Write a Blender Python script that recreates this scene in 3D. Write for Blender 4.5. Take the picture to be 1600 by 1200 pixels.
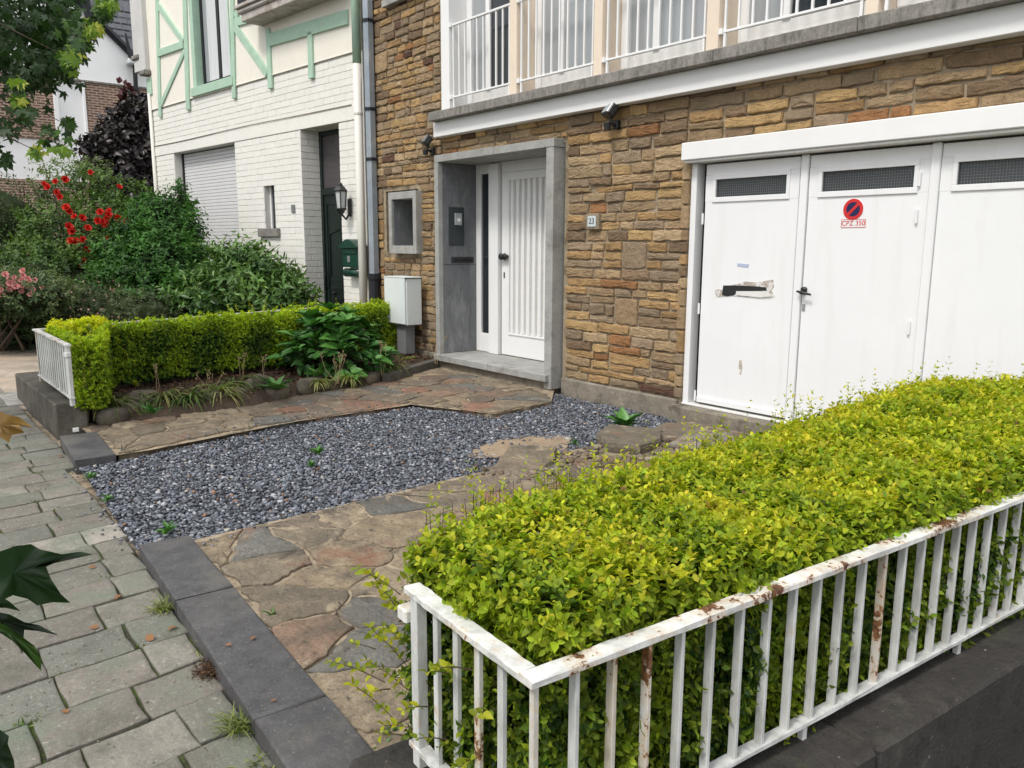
import bpy, math, random
import numpy as np
from math import sin, cos, pi, radians, atan, degrees, hypot
from mathutils import Vector, Matrix

rng = np.random.default_rng(7)
random.seed(7)
S = bpy.context.scene
for o in list(bpy.data.objects): bpy.data.objects.remove(o)
COL = S.collection

# ------------------------------------------------------------------ camera
FPX, HOR, VPX, ROLL = 1250.0, 382.0, -228.0, 0.004
EYE = np.array([0.0, 0.0, 1.45])
_p = atan((600 - HOR) / FPX)
_a = atan((VPX - 800) / (FPX / cos(_p)))
_th = pi + _a
F_ = np.array([cos(_th) * cos(_p), sin(_th) * cos(_p), -sin(_p)])
R_ = np.array([sin(_th), -cos(_th), 0.0]); U_ = np.cross(R_, F_)
R2 = R_ * cos(ROLL) + U_ * sin(ROLL); U2 = -R_ * sin(ROLL) + U_ * cos(ROLL)
cd = bpy.data.cameras.new('camera'); cam = bpy.data.objects.new('camera', cd); COL.objects.link(cam)
cd.sensor_width = 36; cd.lens = FPX / 1600 * 36; cd.clip_start = 0.05; cd.clip_end = 500
M = Matrix(((R2[0], U2[0], -F_[0], EYE[0]), (R2[1], U2[1], -F_[1], EYE[1]), (R2[2], U2[2], -F_[2], EYE[2]), (0, 0, 0, 1)))
cam.matrix_world = M
S.camera = cam

# ------------------------------------------------------------------ light
SUN_EL, SUN_AZ = 54.0, 168.0          # azimuth of the sun, clockwise from +y
w = bpy.data.worlds.new('World'); S.world = w; w.use_nodes = True
nt = w.node_tree; bg = nt.nodes['Background']
sky = nt.nodes.new('ShaderNodeTexSky'); sky.sky_type = 'NISHITA'; sky.sun_disc = False
sky.sun_elevation = radians(SUN_EL); sky.sun_rotation = radians(SUN_AZ); sky.air_density = 1.0; sky.dust_density = 3.0
hs = nt.nodes.new('ShaderNodeMix'); hs.data_type = 'RGBA'; hs.inputs[0].default_value = 0.8
nt.links.new(sky.outputs[0], hs.inputs[6]); hs.inputs[7].default_value = (11.5, 11.7, 12.0, 1)   # overcast layer
nt.links.new(hs.outputs[2], bg.inputs[0]); bg.inputs[1].default_value = 0.080
sd = bpy.data.lights.new('sun', 'SUN'); sd.energy = 1.5; sd.angle = radians(12); sd.color = (1.0, 0.96, 0.9)
sun = bpy.data.objects.new('sun', sd); COL.objects.link(sun)
_dir = Vector((sin(radians(SUN_AZ)) * cos(radians(SUN_EL)), cos(radians(SUN_AZ)) * cos(radians(SUN_EL)), sin(radians(SUN_EL))))
sun.rotation_euler = _dir.to_track_quat('Z', 'Y').to_euler()
S.view_settings.view_transform = 'Standard'; S.view_settings.look = 'None'
S.view_settings.exposure = 0.67; S.view_settings.gamma = 1; S.view_settings.use_curve_mapping = False
S.render.engine = 'CYCLES'; S.cycles.samples = 128; S.cycles.use_denoising = True
S.cycles.max_bounces = 6; S.cycles.transparent_max_bounces = 8

# ------------------------------------------------------------------ photograph geometry -> world points
def ray(px, py): return F_ + R2 * (px - 800) / FPX - U2 * (py - 600) / FPX
def OY(px, py, y): r = ray(px, py); return EYE + r * (y / r[1])
def OZ(px, py, z): r = ray(px, py); return EYE + r * ((z - EYE[2]) / r[2])
def OX(px, py, x): r = ray(px, py); return EYE + r * (x / r[0])
def OD(px, py, d): r = ray(px, py); return EYE + r * (d / np.linalg.norm(r[:2]))

# ------------------------------------------------------------------ materials
def nodes(name):
    m = bpy.data.materials.new(name); m.use_nodes = True
    n = m.node_tree; b = n.nodes['Principled BSDF']; return m, n, b
def N(n, t, **kw):
    x = n.nodes.new(t)
    for k, v in kw.items(): setattr(x, k, v)
    return x
def ramp(n, stops, interp='LINEAR'):
    r = N(n, 'ShaderNodeValToRGB'); e = r.color_ramp.elements; r.color_ramp.interpolation = interp
    while len(e) > 1: e.remove(e[-1])
    e[0].position = stops[0][0]; e[0].color = (*stops[0][1], 1)
    for p, c in stops[1:]:
        x = e.new(p); x.color = (*c, 1)
    return r
def noise(n, scale, detail=6, rough=0.6, vec=None, stretch=None, dist=0.0):
    t = N(n, 'ShaderNodeTexNoise'); t.inputs['Scale'].default_value = scale
    t.inputs['Detail'].default_value = detail; t.inputs['Roughness'].default_value = rough; t.inputs['Distortion'].default_value = dist
    g = N(n, 'ShaderNodeNewGeometry'); src = g.outputs['Position']
    if stretch:
        mp = N(n, 'ShaderNodeMapping'); mp.inputs['Scale'].default_value = stretch; n.links.new(src, mp.inputs[0]); src = mp.outputs[0]
    n.links.new(src, t.inputs['Vector']); return t
def mixc(n, fac, a, b, mode='MIX'):
    x = N(n, 'ShaderNodeMix', data_type='RGBA', blend_type=mode)
    for s, v in ((x.inputs[0], fac), (x.inputs[6], a), (x.inputs[7], b)):
        if hasattr(v, 'is_linked') or hasattr(v, 'links'): n.links.new(v, s)
        elif isinstance(v, (int, float)): s.default_value = v
        else: s.default_value = (*v, 1)
    return x.outputs[2]
def mat(name, base, var=0.25, scale=8, rough=0.8, bump=0.3, bscale=None, tint=False, rand=0.0, dirt=None, dirt_scale=3, dirt_lo=.5, dirt_hi=.65,
        stretch=None, spec=0.3, metal=0.0, bdist=0.01, fine=True, tw=.35):
    """noise-mottled surface; tint multiplies by the 'tint' attribute; rand varies per object; dirt = list of (colour, scale, lo, hi)"""
    m, n, b = nodes(name)
    t = noise(n, scale, 8, .65, stretch=stretch)
    r = ramp(n, [(0.3, tuple(c * (1 - var) for c in base)), (0.7, tuple(min(1, c * (1 + var * .8)) for c in base))])
    n.links.new(t.outputs[0], r.inputs[0]); col = r.outputs[0]
    if fine:
        t2 = noise(n, scale * 9, 4, .7); r2 = ramp(n, [(0.3, (1 - var * .8,) * 3), (0.7, (1 + var * .4,) * 3)])
        n.links.new(t2.outputs[0], r2.inputs[0]); col = mixc(n, 1.0, col, r2.outputs[0], 'MULTIPLY')
    if tint:
        a = N(n, 'ShaderNodeAttribute', attribute_name='tint'); col = mixc(n, 1.0, col, a.outputs['Color'], 'MULTIPLY')
    if rand:
        oi = N(n, 'ShaderNodeObjectInfo'); rr = ramp(n, [(0, (1 - rand,) * 3), (1, (1 + rand * .6, 1 + rand * .55, 1 + rand * .5))])
        n.links.new(oi.outputs['Random'], rr.inputs[0]); col = mixc(n, 1.0, col, rr.outputs[0], 'MULTIPLY')
    for d in (dirt or []):
        dc, ds, lo, hi = d[:4]; st = d[4] if len(d) > 4 else None
        t3 = noise(n, ds, 8, .7, stretch=st); r3 = ramp(n, [(lo, (0, 0, 0)), (hi, (1, 1, 1))]); n.links.new(t3.outputs[0], r3.inputs[0])
        col = mixc(n, r3.outputs[0], col, dc)
    n.links.new(col, b.inputs['Base Color'])
    b.inputs['Roughness'].default_value = rough; b.inputs['Metallic'].default_value = metal
    b.inputs['Specular IOR Level'].default_value = spec
    if bump:
        tb = noise(n, bscale or scale * 4, 8, .7, stretch=stretch); bp = N(n, 'ShaderNodeBump'); bp.inputs['Strength'].default_value = bump
        bp.inputs['Distance'].default_value = bdist
        n.links.new(tb.outputs[0], bp.inputs['Height']); n.links.new(bp.outputs[0], b.inputs['Normal'])
    return m
def leafmat(name, trans=.35, rough=.5, spec=.35, bump=0.0):
    m, n, b = nodes(name)
    a = N(n, 'ShaderNodeAttribute', attribute_name='tint')
    n.links.new(a.outputs['Color'], b.inputs['Base Color']); b.inputs['Roughness'].default_value = rough; b.inputs['Specular IOR Level'].default_value = spec
    tr = N(n, 'ShaderNodeBsdfTranslucent')
    br = mixc(n, 1.0, a.outputs['Color'], (1.25, 1.35, .6), 'MULTIPLY'); n.links.new(br, tr.inputs[0])
    mx = N(n, 'ShaderNodeMixShader'); mx.inputs[0].default_value = trans
    n.links.new(b.outputs[0], mx.inputs[1]); n.links.new(tr.outputs[0], mx.inputs[2])
    n.links.new(mx.outputs[0], n.nodes['Material Output'].inputs[0]); return m
def glass(name, col=(.02, .025, .03), rough=.06):
    m, n, b = nodes(name); b.inputs['Base Color'].default_value = (*col, 1); b.inputs['Roughness'].default_value = rough
    b.inputs['Specular IOR Level'].default_value = .8; return m

MT = {}
MT['stone'] = mat('sandstone', (1.0, 1.0, 1.0), .34, 9, .9, 1.0, 20, tint=True, dirt=[((.10, .065, .035), 5, .62, .78), ((.42, .24, .08), 7, .66, .8), ((.45, .38, .27), 12, .66, .8)], bdist=.026)
MT['mortar'] = mat('mortar', (.36, .29, .20), .35, 12, .95, .6, dirt=[((.09, .065, .04), 4, .5, .7)])
MT['plinth'] = mat('plinth_concrete', (.25, .22, .175), .3, 6, .9, .7, 30, dirt=[((.10, .085, .065), 5, .5, .66), ((.35, .30, .24), 9, .6, .7)])
MT['concrete'] = mat('cast_concrete', (.36, .36, .34), .2, 5, .85, .35, 40, dirt=[((.19, .18, .155), 4, .52, .75), ((.12, .115, .1), 3, .62, .8, (6, 6, .8))])
MT['slab_edge'] = mat('weathered_slab', (.27, .255, .23), .3, 4, .9, .5, 30, dirt=[((.09, .085, .075), 5, .48, .7, (5, 5, 1.2)), ((.42, .4, .37), 7, .62, .75)])
MT['bluestone'] = mat('bluestone', (.15, .155, .165), .22, 5, .5, .2, 50, dirt=[((.28, .285, .29), 2.2, .5, .72, (3, 3, .8)), ((.07, .075, .08), 3, .58, .75, (4, 4, 1))], spec=.5)
MT['white'] = mat('white_paint', (.80, .80, .79), .03, 3, .5, .06, 60, dirt=[((.6, .59, .55), 3, .66, .85)], spec=.35, fine=False)
MT['white_gar'] = mat('garage_white', (.80, .805, .81), .03, 1.2, .45, .07, 8, dirt=[((.73, .725, .70), 3.5, .52, .85, (3, 3, .35)), ((.66, .65, .60), 2.4, .68, .85), ((.45, .40, .3), 30, .74, .78)], spec=.4, fine=False)
MT['white_grub'] = mat('grubby_white', (.72, .71, .68), .08, 5, .6, .12, 40, dirt=[((.4, .38, .33), 6, .6, .8)], spec=.3)
MT['cream'] = mat('cream_post', (.78, .66, .53), .05, 3, .6, .08, 40, dirt=[((.6, .47, .34), 5, .6, .8)])
MT['gable_white'] = mat('gable_white', (.88, .88, .87), .02, 2, .7, .05, 20, fine=False)
MT['wbrick'] = mat('painted_brick', (.78, .765, .715), .05, 10, .75, .5, 45, rand=.03, dirt=[((.5, .47, .41), 6, .64, .8), ((.3, .28, .24), 25, .72, .8)], bdist=.006)
MT['wmortar'] = mat('painted_mortar', (.66, .645, .60), .15, 10, .85, .4)
MT['stucco'] = mat('cream_stucco', (.82, .78, .69), .04, 4, .8, .25, 120, dirt=[((.68, .64, .55), 2, .6, .8)], bdist=.004)
MT['green_beam'] = mat('mint_timber', (.42, .59, .46), .1, 6, .65, .25, 40, rand=.04, dirt=[((.22, .34, .23), 5, .62, .8)], stretch=(1, 1, 1))
MT['dgreen'] = mat('dark_green_paint', (.007, .017, .014), .2, 4, .28, .05, 30, spec=.5)
MT['box_green'] = mat('mailbox_green', (.006, .045, .03), .15, 5, .3, .05, 30, spec=.6)
MT['shutter'] = mat('shutter_slat', (.66, .66, .66), .04, 5, .5, .05, 30, fine=False)
MT['glass'] = glass('dark_glass'); MT['glass_mid'] = glass('curtained_glass', (.33, .35, .36), .12)
MT['wire_glass'] = glass('wire_glass', (.03, .04, .042), .35)
MT['curtain'] = mat('net_curtain', (.62, .63, .64), .1, 3, .8, .3, 8, stretch=(12, 12, .4), fine=False)
MT['zinc'] = mat('zinc_pipe', (.30, .34, .38), .15, 5, .45, .1, 30, metal=.35, dirt=[((.42, .45, .47), 4, .5, .7, (1, 1, .5)), ((.14, .15, .16), 8, .65, .8)])
MT['iron'] = mat('cast_iron', (.018, .02, .024), .3, 8, .5, .2, 50)
MT['pvc'] = mat('white_pipe', (.72, .70, .64), .05, 3, .5, .03, 30, fine=False)
MT['black'] = mat('black_plastic', (.018, .019, .02), .25, 12, .4, .1, 60, spec=.5)
MT['cab'] = mat('cabinet_plastic', (.66, .70, .69), .05, 2, .5, .05, 40, dirt=[((.5, .52, .5), 4, .66, .85)], fine=False)
MT['cab_dark'] = mat('cabinet_base', (.19, .195, .20), .12, 6, .6, .1, 40)
MT['slate'] = mat('slate_tile', (.10, .105, .12), .2, 6, .55, .2, 40, rand=.14)
MT['soil'] = mat('soil', (.085, .06, .042), .45, 14, .95, .9, 50)
MT['chips'] = mat('bark_chip', (1, 1, 1), .3, 40, .9, .3, tint=True)
MT['gravel'] = mat('bluestone_gravel', (1, 1, 1), .25, 40, .6, .4, 160, tint=True, spec=.45, bdist=.004)
MT['sandbed'] = mat('sandy_bedding', (.36, .29, .205), .3, 9, .95, .9, 50, dirt=[((.10, .085, .06), 7, .5, .6), ((.42, .33, .23), 3, .55, .7), ((.07, .09, .03), 5, .64, .7)])
MT['gbed'] = mat('gravel_bed', (.055, .058, .066), .5, 60, .9, .9, 120)
MT['flag'] = mat('flagstone', (1, 1, 1), .38, 7, .85, 1.0, 13, tint=True, dirt=[((.13, .11, .085), 5, .47, .66), ((.38, .31, .21), 7, .58, .66), ((.24, .125, .08), 2.6, .56, .70), ((.065, .06, .05), 19, .58, .68), ((.40, .37, .31), 30, .66, .72)], bdist=.035)
MT['paver'] = mat('sidewalk_stone', (1, 1, 1), .3, 10, .85, .8, 60, tint=True, dirt=[((.36, .36, .32), 55, .57, .70), ((.11, .105, .085), 4, .52, .72), ((.16, .185, .14), 2.3, .52, .68), ((.09, .085, .07), 38, .62, .72)], bdist=.008)
MT['joint'] = mat('joint_soil', (.06, .055, .035), .5, 20, .95, .9, 60, dirt=[((.05, .085, .018), 5, .52, .6), ((.10, .075, .05), 9, .6, .7), ((.07, .11, .02), 3, .5, .6)])
MT['kerb'] = mat('kerb_slab', (.078, .076, .079), .38, 9, .6, 1.0, 45, dirt=[((.13, .12, .105), 1.6, .52, .68), ((.045, .043, .045), 2.2, .52, .70), ((.21, .20, .185), 90, .60, .66), ((.12, .115, .105), 3.0, .50, .72), ((.33, .32, .3), 55, .66, .72), ((.055, .055, .06), 7, .55, .72), ((.14, .13, .11), 14, .6, .74)], spec=.45, bdist=.004)
MT['block'] = mat('concrete_block', (.12, .11, .092), .3, 7, .9, .7, 40, dirt=[((.055, .05, .042), 4, .5, .7), ((.2, .18, .15), 10, .62, .75)])
MT['darkwall'] = mat('dark_wall_stone', (.050, .045, .040), .45, 10, .8, 1.0, 45, dirt=[((.12, .11, .095), 3, .55, .75, (1, 1, .4)), ((.075, .085, .045), 2.2, .56, .7), ((.34, .32, .28), 42, .655, .69), ((.03, .028, .026), 5, .5, .7)], spec=.4)
MT['asphalt'] = mat('asphalt', (.06, .06, .06), .3, 30, .9, .5, 120)
MT['drive'] = mat('beige_driveway', (.40, .33, .26), .25, 3, .9, .4, 30, dirt=[((.24, .21, .17), 2, .5, .68), ((.5, .36, .24), 1.2, .55, .7)])
MT['rock'] = mat('edging_rock', (.16, .135, .10), .35, 9, .9, .9, 30, rand=.2, dirt=[((.06, .055, .045), 6, .5, .7), ((.08, .095, .05), 8, .6, .72)], bdist=.02)
MT['bark'] = mat('bark', (.09, .065, .045), .4, 15, .95, .8, 50)
MT['twig'] = mat('twig', (.10, .075, .045), .3, 20, .9, .3)
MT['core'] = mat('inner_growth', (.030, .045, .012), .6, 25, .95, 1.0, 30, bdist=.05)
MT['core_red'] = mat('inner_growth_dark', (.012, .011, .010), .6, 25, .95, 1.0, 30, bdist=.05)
MT['straw'] = mat('dry_stem', (.36, .27, .15), .3, 20, .9, .2)
MT['leaf'] = leafmat('leaf', .30, .5, .3); MT['leafg'] = leafmat('glossy_leaf', .12, .38, .4); MT['leafy'] = leafmat('golden_leaf', .42, .5, .25)
MT['petal'] = leafmat('petal', .25, .6, .2)
MT['red'] = mat('sign_red', (.60, .03, .03), .06, 5, .4, 0, fine=False); MT['navy'] = mat('sign_blue', (.02, .02, .08), .06, 5, .4, 0, fine=False)
MT['ink'] = mat('ink', (.012, .015, .04), .05, 5, .5, 0, fine=False); MT['signwhite'] = mat('sign_white', (.78, .78, .78), .03, 5, .4, 0, fine=False)
MT['steel'] = mat('steel', (.45, .46, .48), .1, 8, .35, .05, 40, metal=.7)
MT['brownpaint'] = mat('old_sill_paint', (.50, .46, .42), .2, 8, .8, .4, 40, dirt=[((.25, .2, .16), 6, .5, .7)])

def rust_paint(name, thr, lo=(.50, .50, .47), rustc=(.22, .085, .035)):
    m, n, b = nodes(name)
    t = noise(n, 7, 10, .72); t2 = noise(n, 38, 6, .7)
    ad = N(n, 'ShaderNodeMath', operation='ADD'); mu = N(n, 'ShaderNodeMath', operation='MULTIPLY'); mu.inputs[1].default_value = .45
    n.links.new(t2.outputs[0], mu.inputs[0]); n.links.new(t.outputs[0], ad.inputs[0]); n.links.new(mu.outputs[0], ad.inputs[1])
    r = ramp(n, [(thr, (0, 0, 0)), (thr + .02, (1, 1, 1))]); n.links.new(ad.outputs[0], r.inputs[0])
    rs = ramp(n, [(thr - .10, (0, 0, 0)), (thr, (1, 1, 1))]); n.links.new(ad.outputs[0], rs.inputs[0])
    g = noise(n, 14, 6, .7, stretch=(1, 1, .3)); gr = ramp(n, [(.36, lo), (.62, (.76, .755, .73) if thr < .9 and thr > .8 else (.66, .665, .65))]); n.links.new(g.outputs[0], gr.inputs[0])
    tt = noise(n, 60, 4, .7); rr = ramp(n, [(.35, (.045, .025, .018)), (.65, rustc)]); n.links.new(tt.outputs[0], rr.inputs[0])
    stained = mixc(n, mixc(n, .5, rs.outputs[0], (0, 0, 0)), gr.outputs[0], (.56, .38, .20))
    col = mixc(n, r.outputs[0], stained, rr.outputs[0])
    n.links.new(col, b.inputs['Base Color']); b.inputs['Roughness'].default_value = .55
    bp = N(n, 'ShaderNodeBump'); bp.inputs['Strength'].default_value = .5; bp.inputs['Distance'].default_value = .004; bp.invert = True
    n.links.new(ad.outputs[0], bp.inputs['Height']); n.links.new(bp.outputs[0], b.inputs['Normal'])
    return m
MT['rail'] = rust_paint('peeling_rail_paint', .825); MT['bar'] = rust_paint('baluster_paint', .93, (.42, .42, .40)); MT['barrust'] = rust_paint('rusty_baluster_paint', .80, (.46, .40, .31), (.30, .13, .05))

def brick_panel_mat():
    m, n, b = nodes('far_brickwork')
    tc = N(n, 'ShaderNodeTexCoord'); sp = N(n, 'ShaderNodeSeparateXYZ'); cb = N(n, 'ShaderNodeCombineXYZ')
    n.links.new(tc.outputs['Object'], sp.inputs[0]); n.links.new(sp.outputs[1], cb.inputs[0]); n.links.new(sp.outputs[2], cb.inputs[1])
    br = N(n, 'ShaderNodeTexBrick'); n.links.new(cb.outputs[0], br.inputs['Vector'])
    br.inputs['Scale'].default_value = 1; br.inputs['Brick Width'].default_value = .21; br.inputs['Row Height'].default_value = .068
    br.inputs['Mortar Size'].default_value = .017; br.inputs['Mortar Smooth'].default_value = .3
    br.inputs['Color1'].default_value = (.10, .05, .035, 1); br.inputs['Color2'].default_value = (.22, .13, .10, 1); br.inputs['Mortar'].default_value = (.42, .33, .25, 1)
    t = noise(n, 1.2, 6, .7); r = ramp(n, [(.35, (.75, .75, .75)), (.65, (1.2, 1.15, 1.15))]); n.links.new(t.outputs[0], r.inputs[0])
    n.links.new(mixc(n, 1, br.outputs[0], r.outputs[0], 'MULTIPLY'), b.inputs['Base Color']); b.inputs['Roughness'].default_value = .9
    bp = N(n, 'ShaderNodeBump'); bp.inputs['Strength'].default_value = .5; bp.invert = True; n.links.new(br.outputs['Fac'], bp.inputs['Height']); n.links.new(bp.outputs[0], b.inputs['Normal'])
    return m
MT['farbrick'] = brick_panel_mat()

# ------------------------------------------------------------------ mesh helpers
def link(o, parent=None):
    COL.objects.link(o)
    if parent is not None:
        o.parent = parent
        o.matrix_parent_inverse = parent.matrix_basis.inverted() if parent.parent is None else (parent.parent.matrix_basis @ parent.matrix_parent_inverse @ parent.matrix_basis).inverted() if False else Matrix.Identity(4)
    return o
def mkmesh(name, V, Fc, m, tint=None, smooth=False):
    me = bpy.data.meshes.new(name)
    if isinstance(V, np.ndarray) and isinstance(Fc, np.ndarray):
        nv, nf, k = len(V), len(Fc), Fc.shape[1]
        me.vertices.add(nv); me.vertices.foreach_set('co', V.astype(np.float32).ravel())
        me.loops.add(nf * k); me.loops.foreach_set('vertex_index', Fc.astype(np.int32).ravel())
        me.polygons.add(nf); me.polygons.foreach_set('loop_start', (np.arange(nf) * k).astype(np.int32)); me.polygons.foreach_set('loop_total', np.full(nf, k, np.int32))
        me.update(calc_edges=True)
    else:
        me.from_pydata([tuple(map(float, v)) for v in V], [], [tuple(int(i) for i in f) for f in Fc]); me.update()
    if tint is not None:
        a = me.attributes.new('tint', 'FLOAT_COLOR', 'POINT'); T = np.asarray(tint, np.float32)
        if T.ndim == 1: T = np.tile(T, (len(me.vertices), 1))
        T4 = np.ones((len(T), 4), np.float32); T4[:, :3] = T[:, :3]; a.data.foreach_set('color', T4.ravel())
    me.materials.append(m)
    if smooth: me.polygons.foreach_set('use_smooth', np.ones(len(me.polygons), bool))
    return me
def wmat(p):       # world transform of a thing/part as placed (translation/rotation only, set on top-level empties)
    m = Matrix.Identity(4); chain = []
    while p is not None: chain.append(p); p = p.parent
    for q in reversed(chain): m = m @ q.matrix_parent_inverse @ q.matrix_basis
    return m
def add(name, me, parent=None, stuff=False):
    """link a mesh whose vertices are in world coordinates"""
    o = bpy.data.objects.new(name, me); COL.objects.link(o)
    if parent is not None:
        o.parent = parent; o.matrix_parent_inverse = wmat(parent).inverted()
    if stuff: o['kind'] = 'stuff'
    return o
def thing(name, label, cat, loc=(0, 0, 0), group=None):
    o = bpy.data.objects.new(name, None); o.empty_display_size = .1; COL.objects.link(o); o.location = tuple(map(float, loc))
    o['label'] = label; o['category'] = cat
    if group: o['group'] = group
    return o
def tag(o, label, cat, group=None):
    o['label'] = label; o['category'] = cat
    if group: o['group'] = group
    return o
def struct(o, label=None):
    o['kind'] = 'structure'
    if label: o['label'] = label
    return o

class MB:
    def __init__(s): s.V = []; s.F = []; s.T = []
    def put(s, V, Fc, t=None):
        b = len(s.V); s.V += [tuple(v) for v in V]; s.F += [tuple(i + b for i in f) for f in Fc]
        s.T += [tuple(t) if t is not None else (1, 1, 1)] * len(V); return s
    def build(s, name, m, parent=None, smooth=False, stuff=False):
        me = mkmesh(name, s.V, s.F, m, s.T if any(t != (1, 1, 1) for t in s.T) else None, smooth)
        return add(name, me, parent, stuff)
def cbox(lo, hi, bv=.004):
    """chamfered box -> verts, faces"""
    lo = np.array(lo, float); hi = np.array(hi, float); lo, hi = np.minimum(lo, hi), np.maximum(lo, hi)
    bv = min(bv, .45 * (hi - lo).min()); V = []; idx = {}
    for sx in (0, 1):
        for sy in (0, 1):
            for sz in (0, 1):
                c = [hi[0] if sx else lo[0], hi[1] if sy else lo[1], hi[2] if sz else lo[2]]
                for ax in range(3):
                    p = list(c)
                    for k in range(3):
                        if k != ax: p[k] += (-bv if (sx, sy, sz)[k] else bv)
                    idx[(sx, sy, sz, ax)] = len(V); V.append(p)
    Fc = []
    for ax in range(3):
        a, b = [k for k in range(3) if k != ax]
        for s in (0, 1):
            q = []
            for (u, v) in ((0, 0), (1, 0), (1, 1), (0, 1)):
                k = [0, 0, 0]; k[ax] = s; k[a] = u; k[b] = v; q.append(idx[(*k, ax)])
            flip = (s == 0) != (ax == 1)
            Fc.append(q[::-1] if flip else q)
    for ax in range(3):     # edges along ax
        a, b = [k for k in range(3) if k != ax]
        for u in (0, 1):
            for v in (0, 1):
                k0 = [0, 0, 0]; k0[a] = u; k0[b] = v; k1 = list(k0); k1[ax] = 1
                q = [idx[(*k0, a)], idx[(*k1, a)], idx[(*k1, b)], idx[(*k0, b)]]
                P = [np.array(V[i]) for i in q]; nn = np.cross(P[1] - P[0], P[2] - P[0]); out = np.zeros(3); out[a] = 1 if u else -1; out[b] = 1 if v else -1
                Fc.append(q if nn @ out > 0 else q[::-1])
    for sx in (0, 1):
        for sy in (0, 1):
            for sz in (0, 1):
                q = [idx[(sx, sy, sz, ax)] for ax in range(3)]; P = [np.array(V[i]) for i in q]
                nn = np.cross(P[1] - P[0], P[2] - P[0]); out = np.array([sx * 2 - 1, sy * 2 - 1, sz * 2 - 1])
                Fc.append(q if nn @ out > 0 else q[::-1])
    return V, Fc
def box(name, lo, hi, m, parent=None, bv=.004):
    V, Fc = cbox(lo, hi, bv); return add(name, mkmesh(name, V, Fc, m), parent)
class Frame:
    """u along, d outward, z up"""
    def __init__(s, o, ang, out):
        s.o = np.array(o, float); s.u = np.array([cos(radians(ang)), sin(radians(ang)), 0]); s.d = np.array(out, float)
    def w(s, u, d, z): return s.o * [1, 1, 0] + s.u * u + s.d * d + np.array([0, 0, z])
    def pts(s, V): return [s.w(*v) for v in V]
    def box(s, name, lo, hi, m, parent=None, bv=.004):
        V, Fc = cbox(lo, hi, bv); V = s.pts(V)
        if np.cross(s.u, s.d)[2] < 0: Fc = [f[::-1] for f in Fc]
        return add(name, mkmesh(name, V, Fc, m), parent)
    def mb(s, mb, lo, hi, bv=.004, t=None):
        V, Fc = cbox(lo, hi, bv)
        if np.cross(s.u, s.d)[2] < 0: Fc = [f[::-1] for f in Fc]
        mb.put(s.pts(V), Fc, t)
    def hit(s, px, py, off=0.0):
        r = ray(px, py); n = s.d; p0 = s.o * [1, 1, 0] + s.d * off; t = (n @ (p0 - EYE * [1, 1, 0])) / (n @ r); P = EYE + r * t
        return float((P - p0) @ s.u), float(P[2])
def tube(mb, pts, rad, seg=8, t=None, cap=True):
    pts = [np.array(p, float) for p in pts]; rr = rad if isinstance(rad, (list, tuple)) else [rad] * len(pts)
    V = []; Fc = []; prev = None
    for i, p in enumerate(pts):
        d = pts[min(i + 1, len(pts) - 1)] - pts[max(i - 1, 0)]; d = d / (np.linalg.norm(d) + 1e-9)
        a = np.cross(d, [0, 0, 1]) if abs(d[2]) < .95 else np.cross(d, [1, 0, 0])
        if prev is not None: a = prev - d * (prev @ d)
        a /= np.linalg.norm(a) + 1e-9; prev = a; b = np.cross(d, a)
        for k in range(seg):
            q = 2 * pi * k / seg; V.append(p + (a * cos(q) + b * sin(q)) * rr[i])
    for i in range(len(pts) - 1):
        for k in range(seg):
            k2 = (k + 1) % seg; Fc.append((i * seg + k, i * seg + k2, (i + 1) * seg + k2, (i + 1) * seg + k))
    if cap: Fc.append(tuple(range(seg))[::-1]); Fc.append(tuple(range((len(pts) - 1) * seg, len(pts) * seg)))
    mb.put(V, Fc, t)
def text_mesh(name, s, size, m, origin, u, v, parent, thick=.001):
    cu = bpy.data.curves.new(name, 'FONT'); cu.body = s; cu.size = size; cu.extrude = thick / 2; cu.align_x = 'CENTER'; cu.align_y = 'CENTER'
    tmp = bpy.data.objects.new('tmp', cu); COL.objects.link(tmp); bpy.context.view_layer.update()
    me = bpy.data.meshes.new_from_object(tmp.evaluated_get(bpy.context.evaluated_depsgraph_get())); bpy.data.objects.remove(tmp)
    u = Vector(u).normalized(); v = Vector(v).normalized(); nn = u.cross(v)
    me.transform(Matrix(((u.x, v.x, nn.x, origin[0]), (u.y, v.y, nn.y, origin[1]), (u.z, v.z, nn.z, origin[2]), (0, 0, 0, 1))))
    me.materials.clear(); me.materials.append(m); me.name = name
    return add(name, me, parent)

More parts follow.
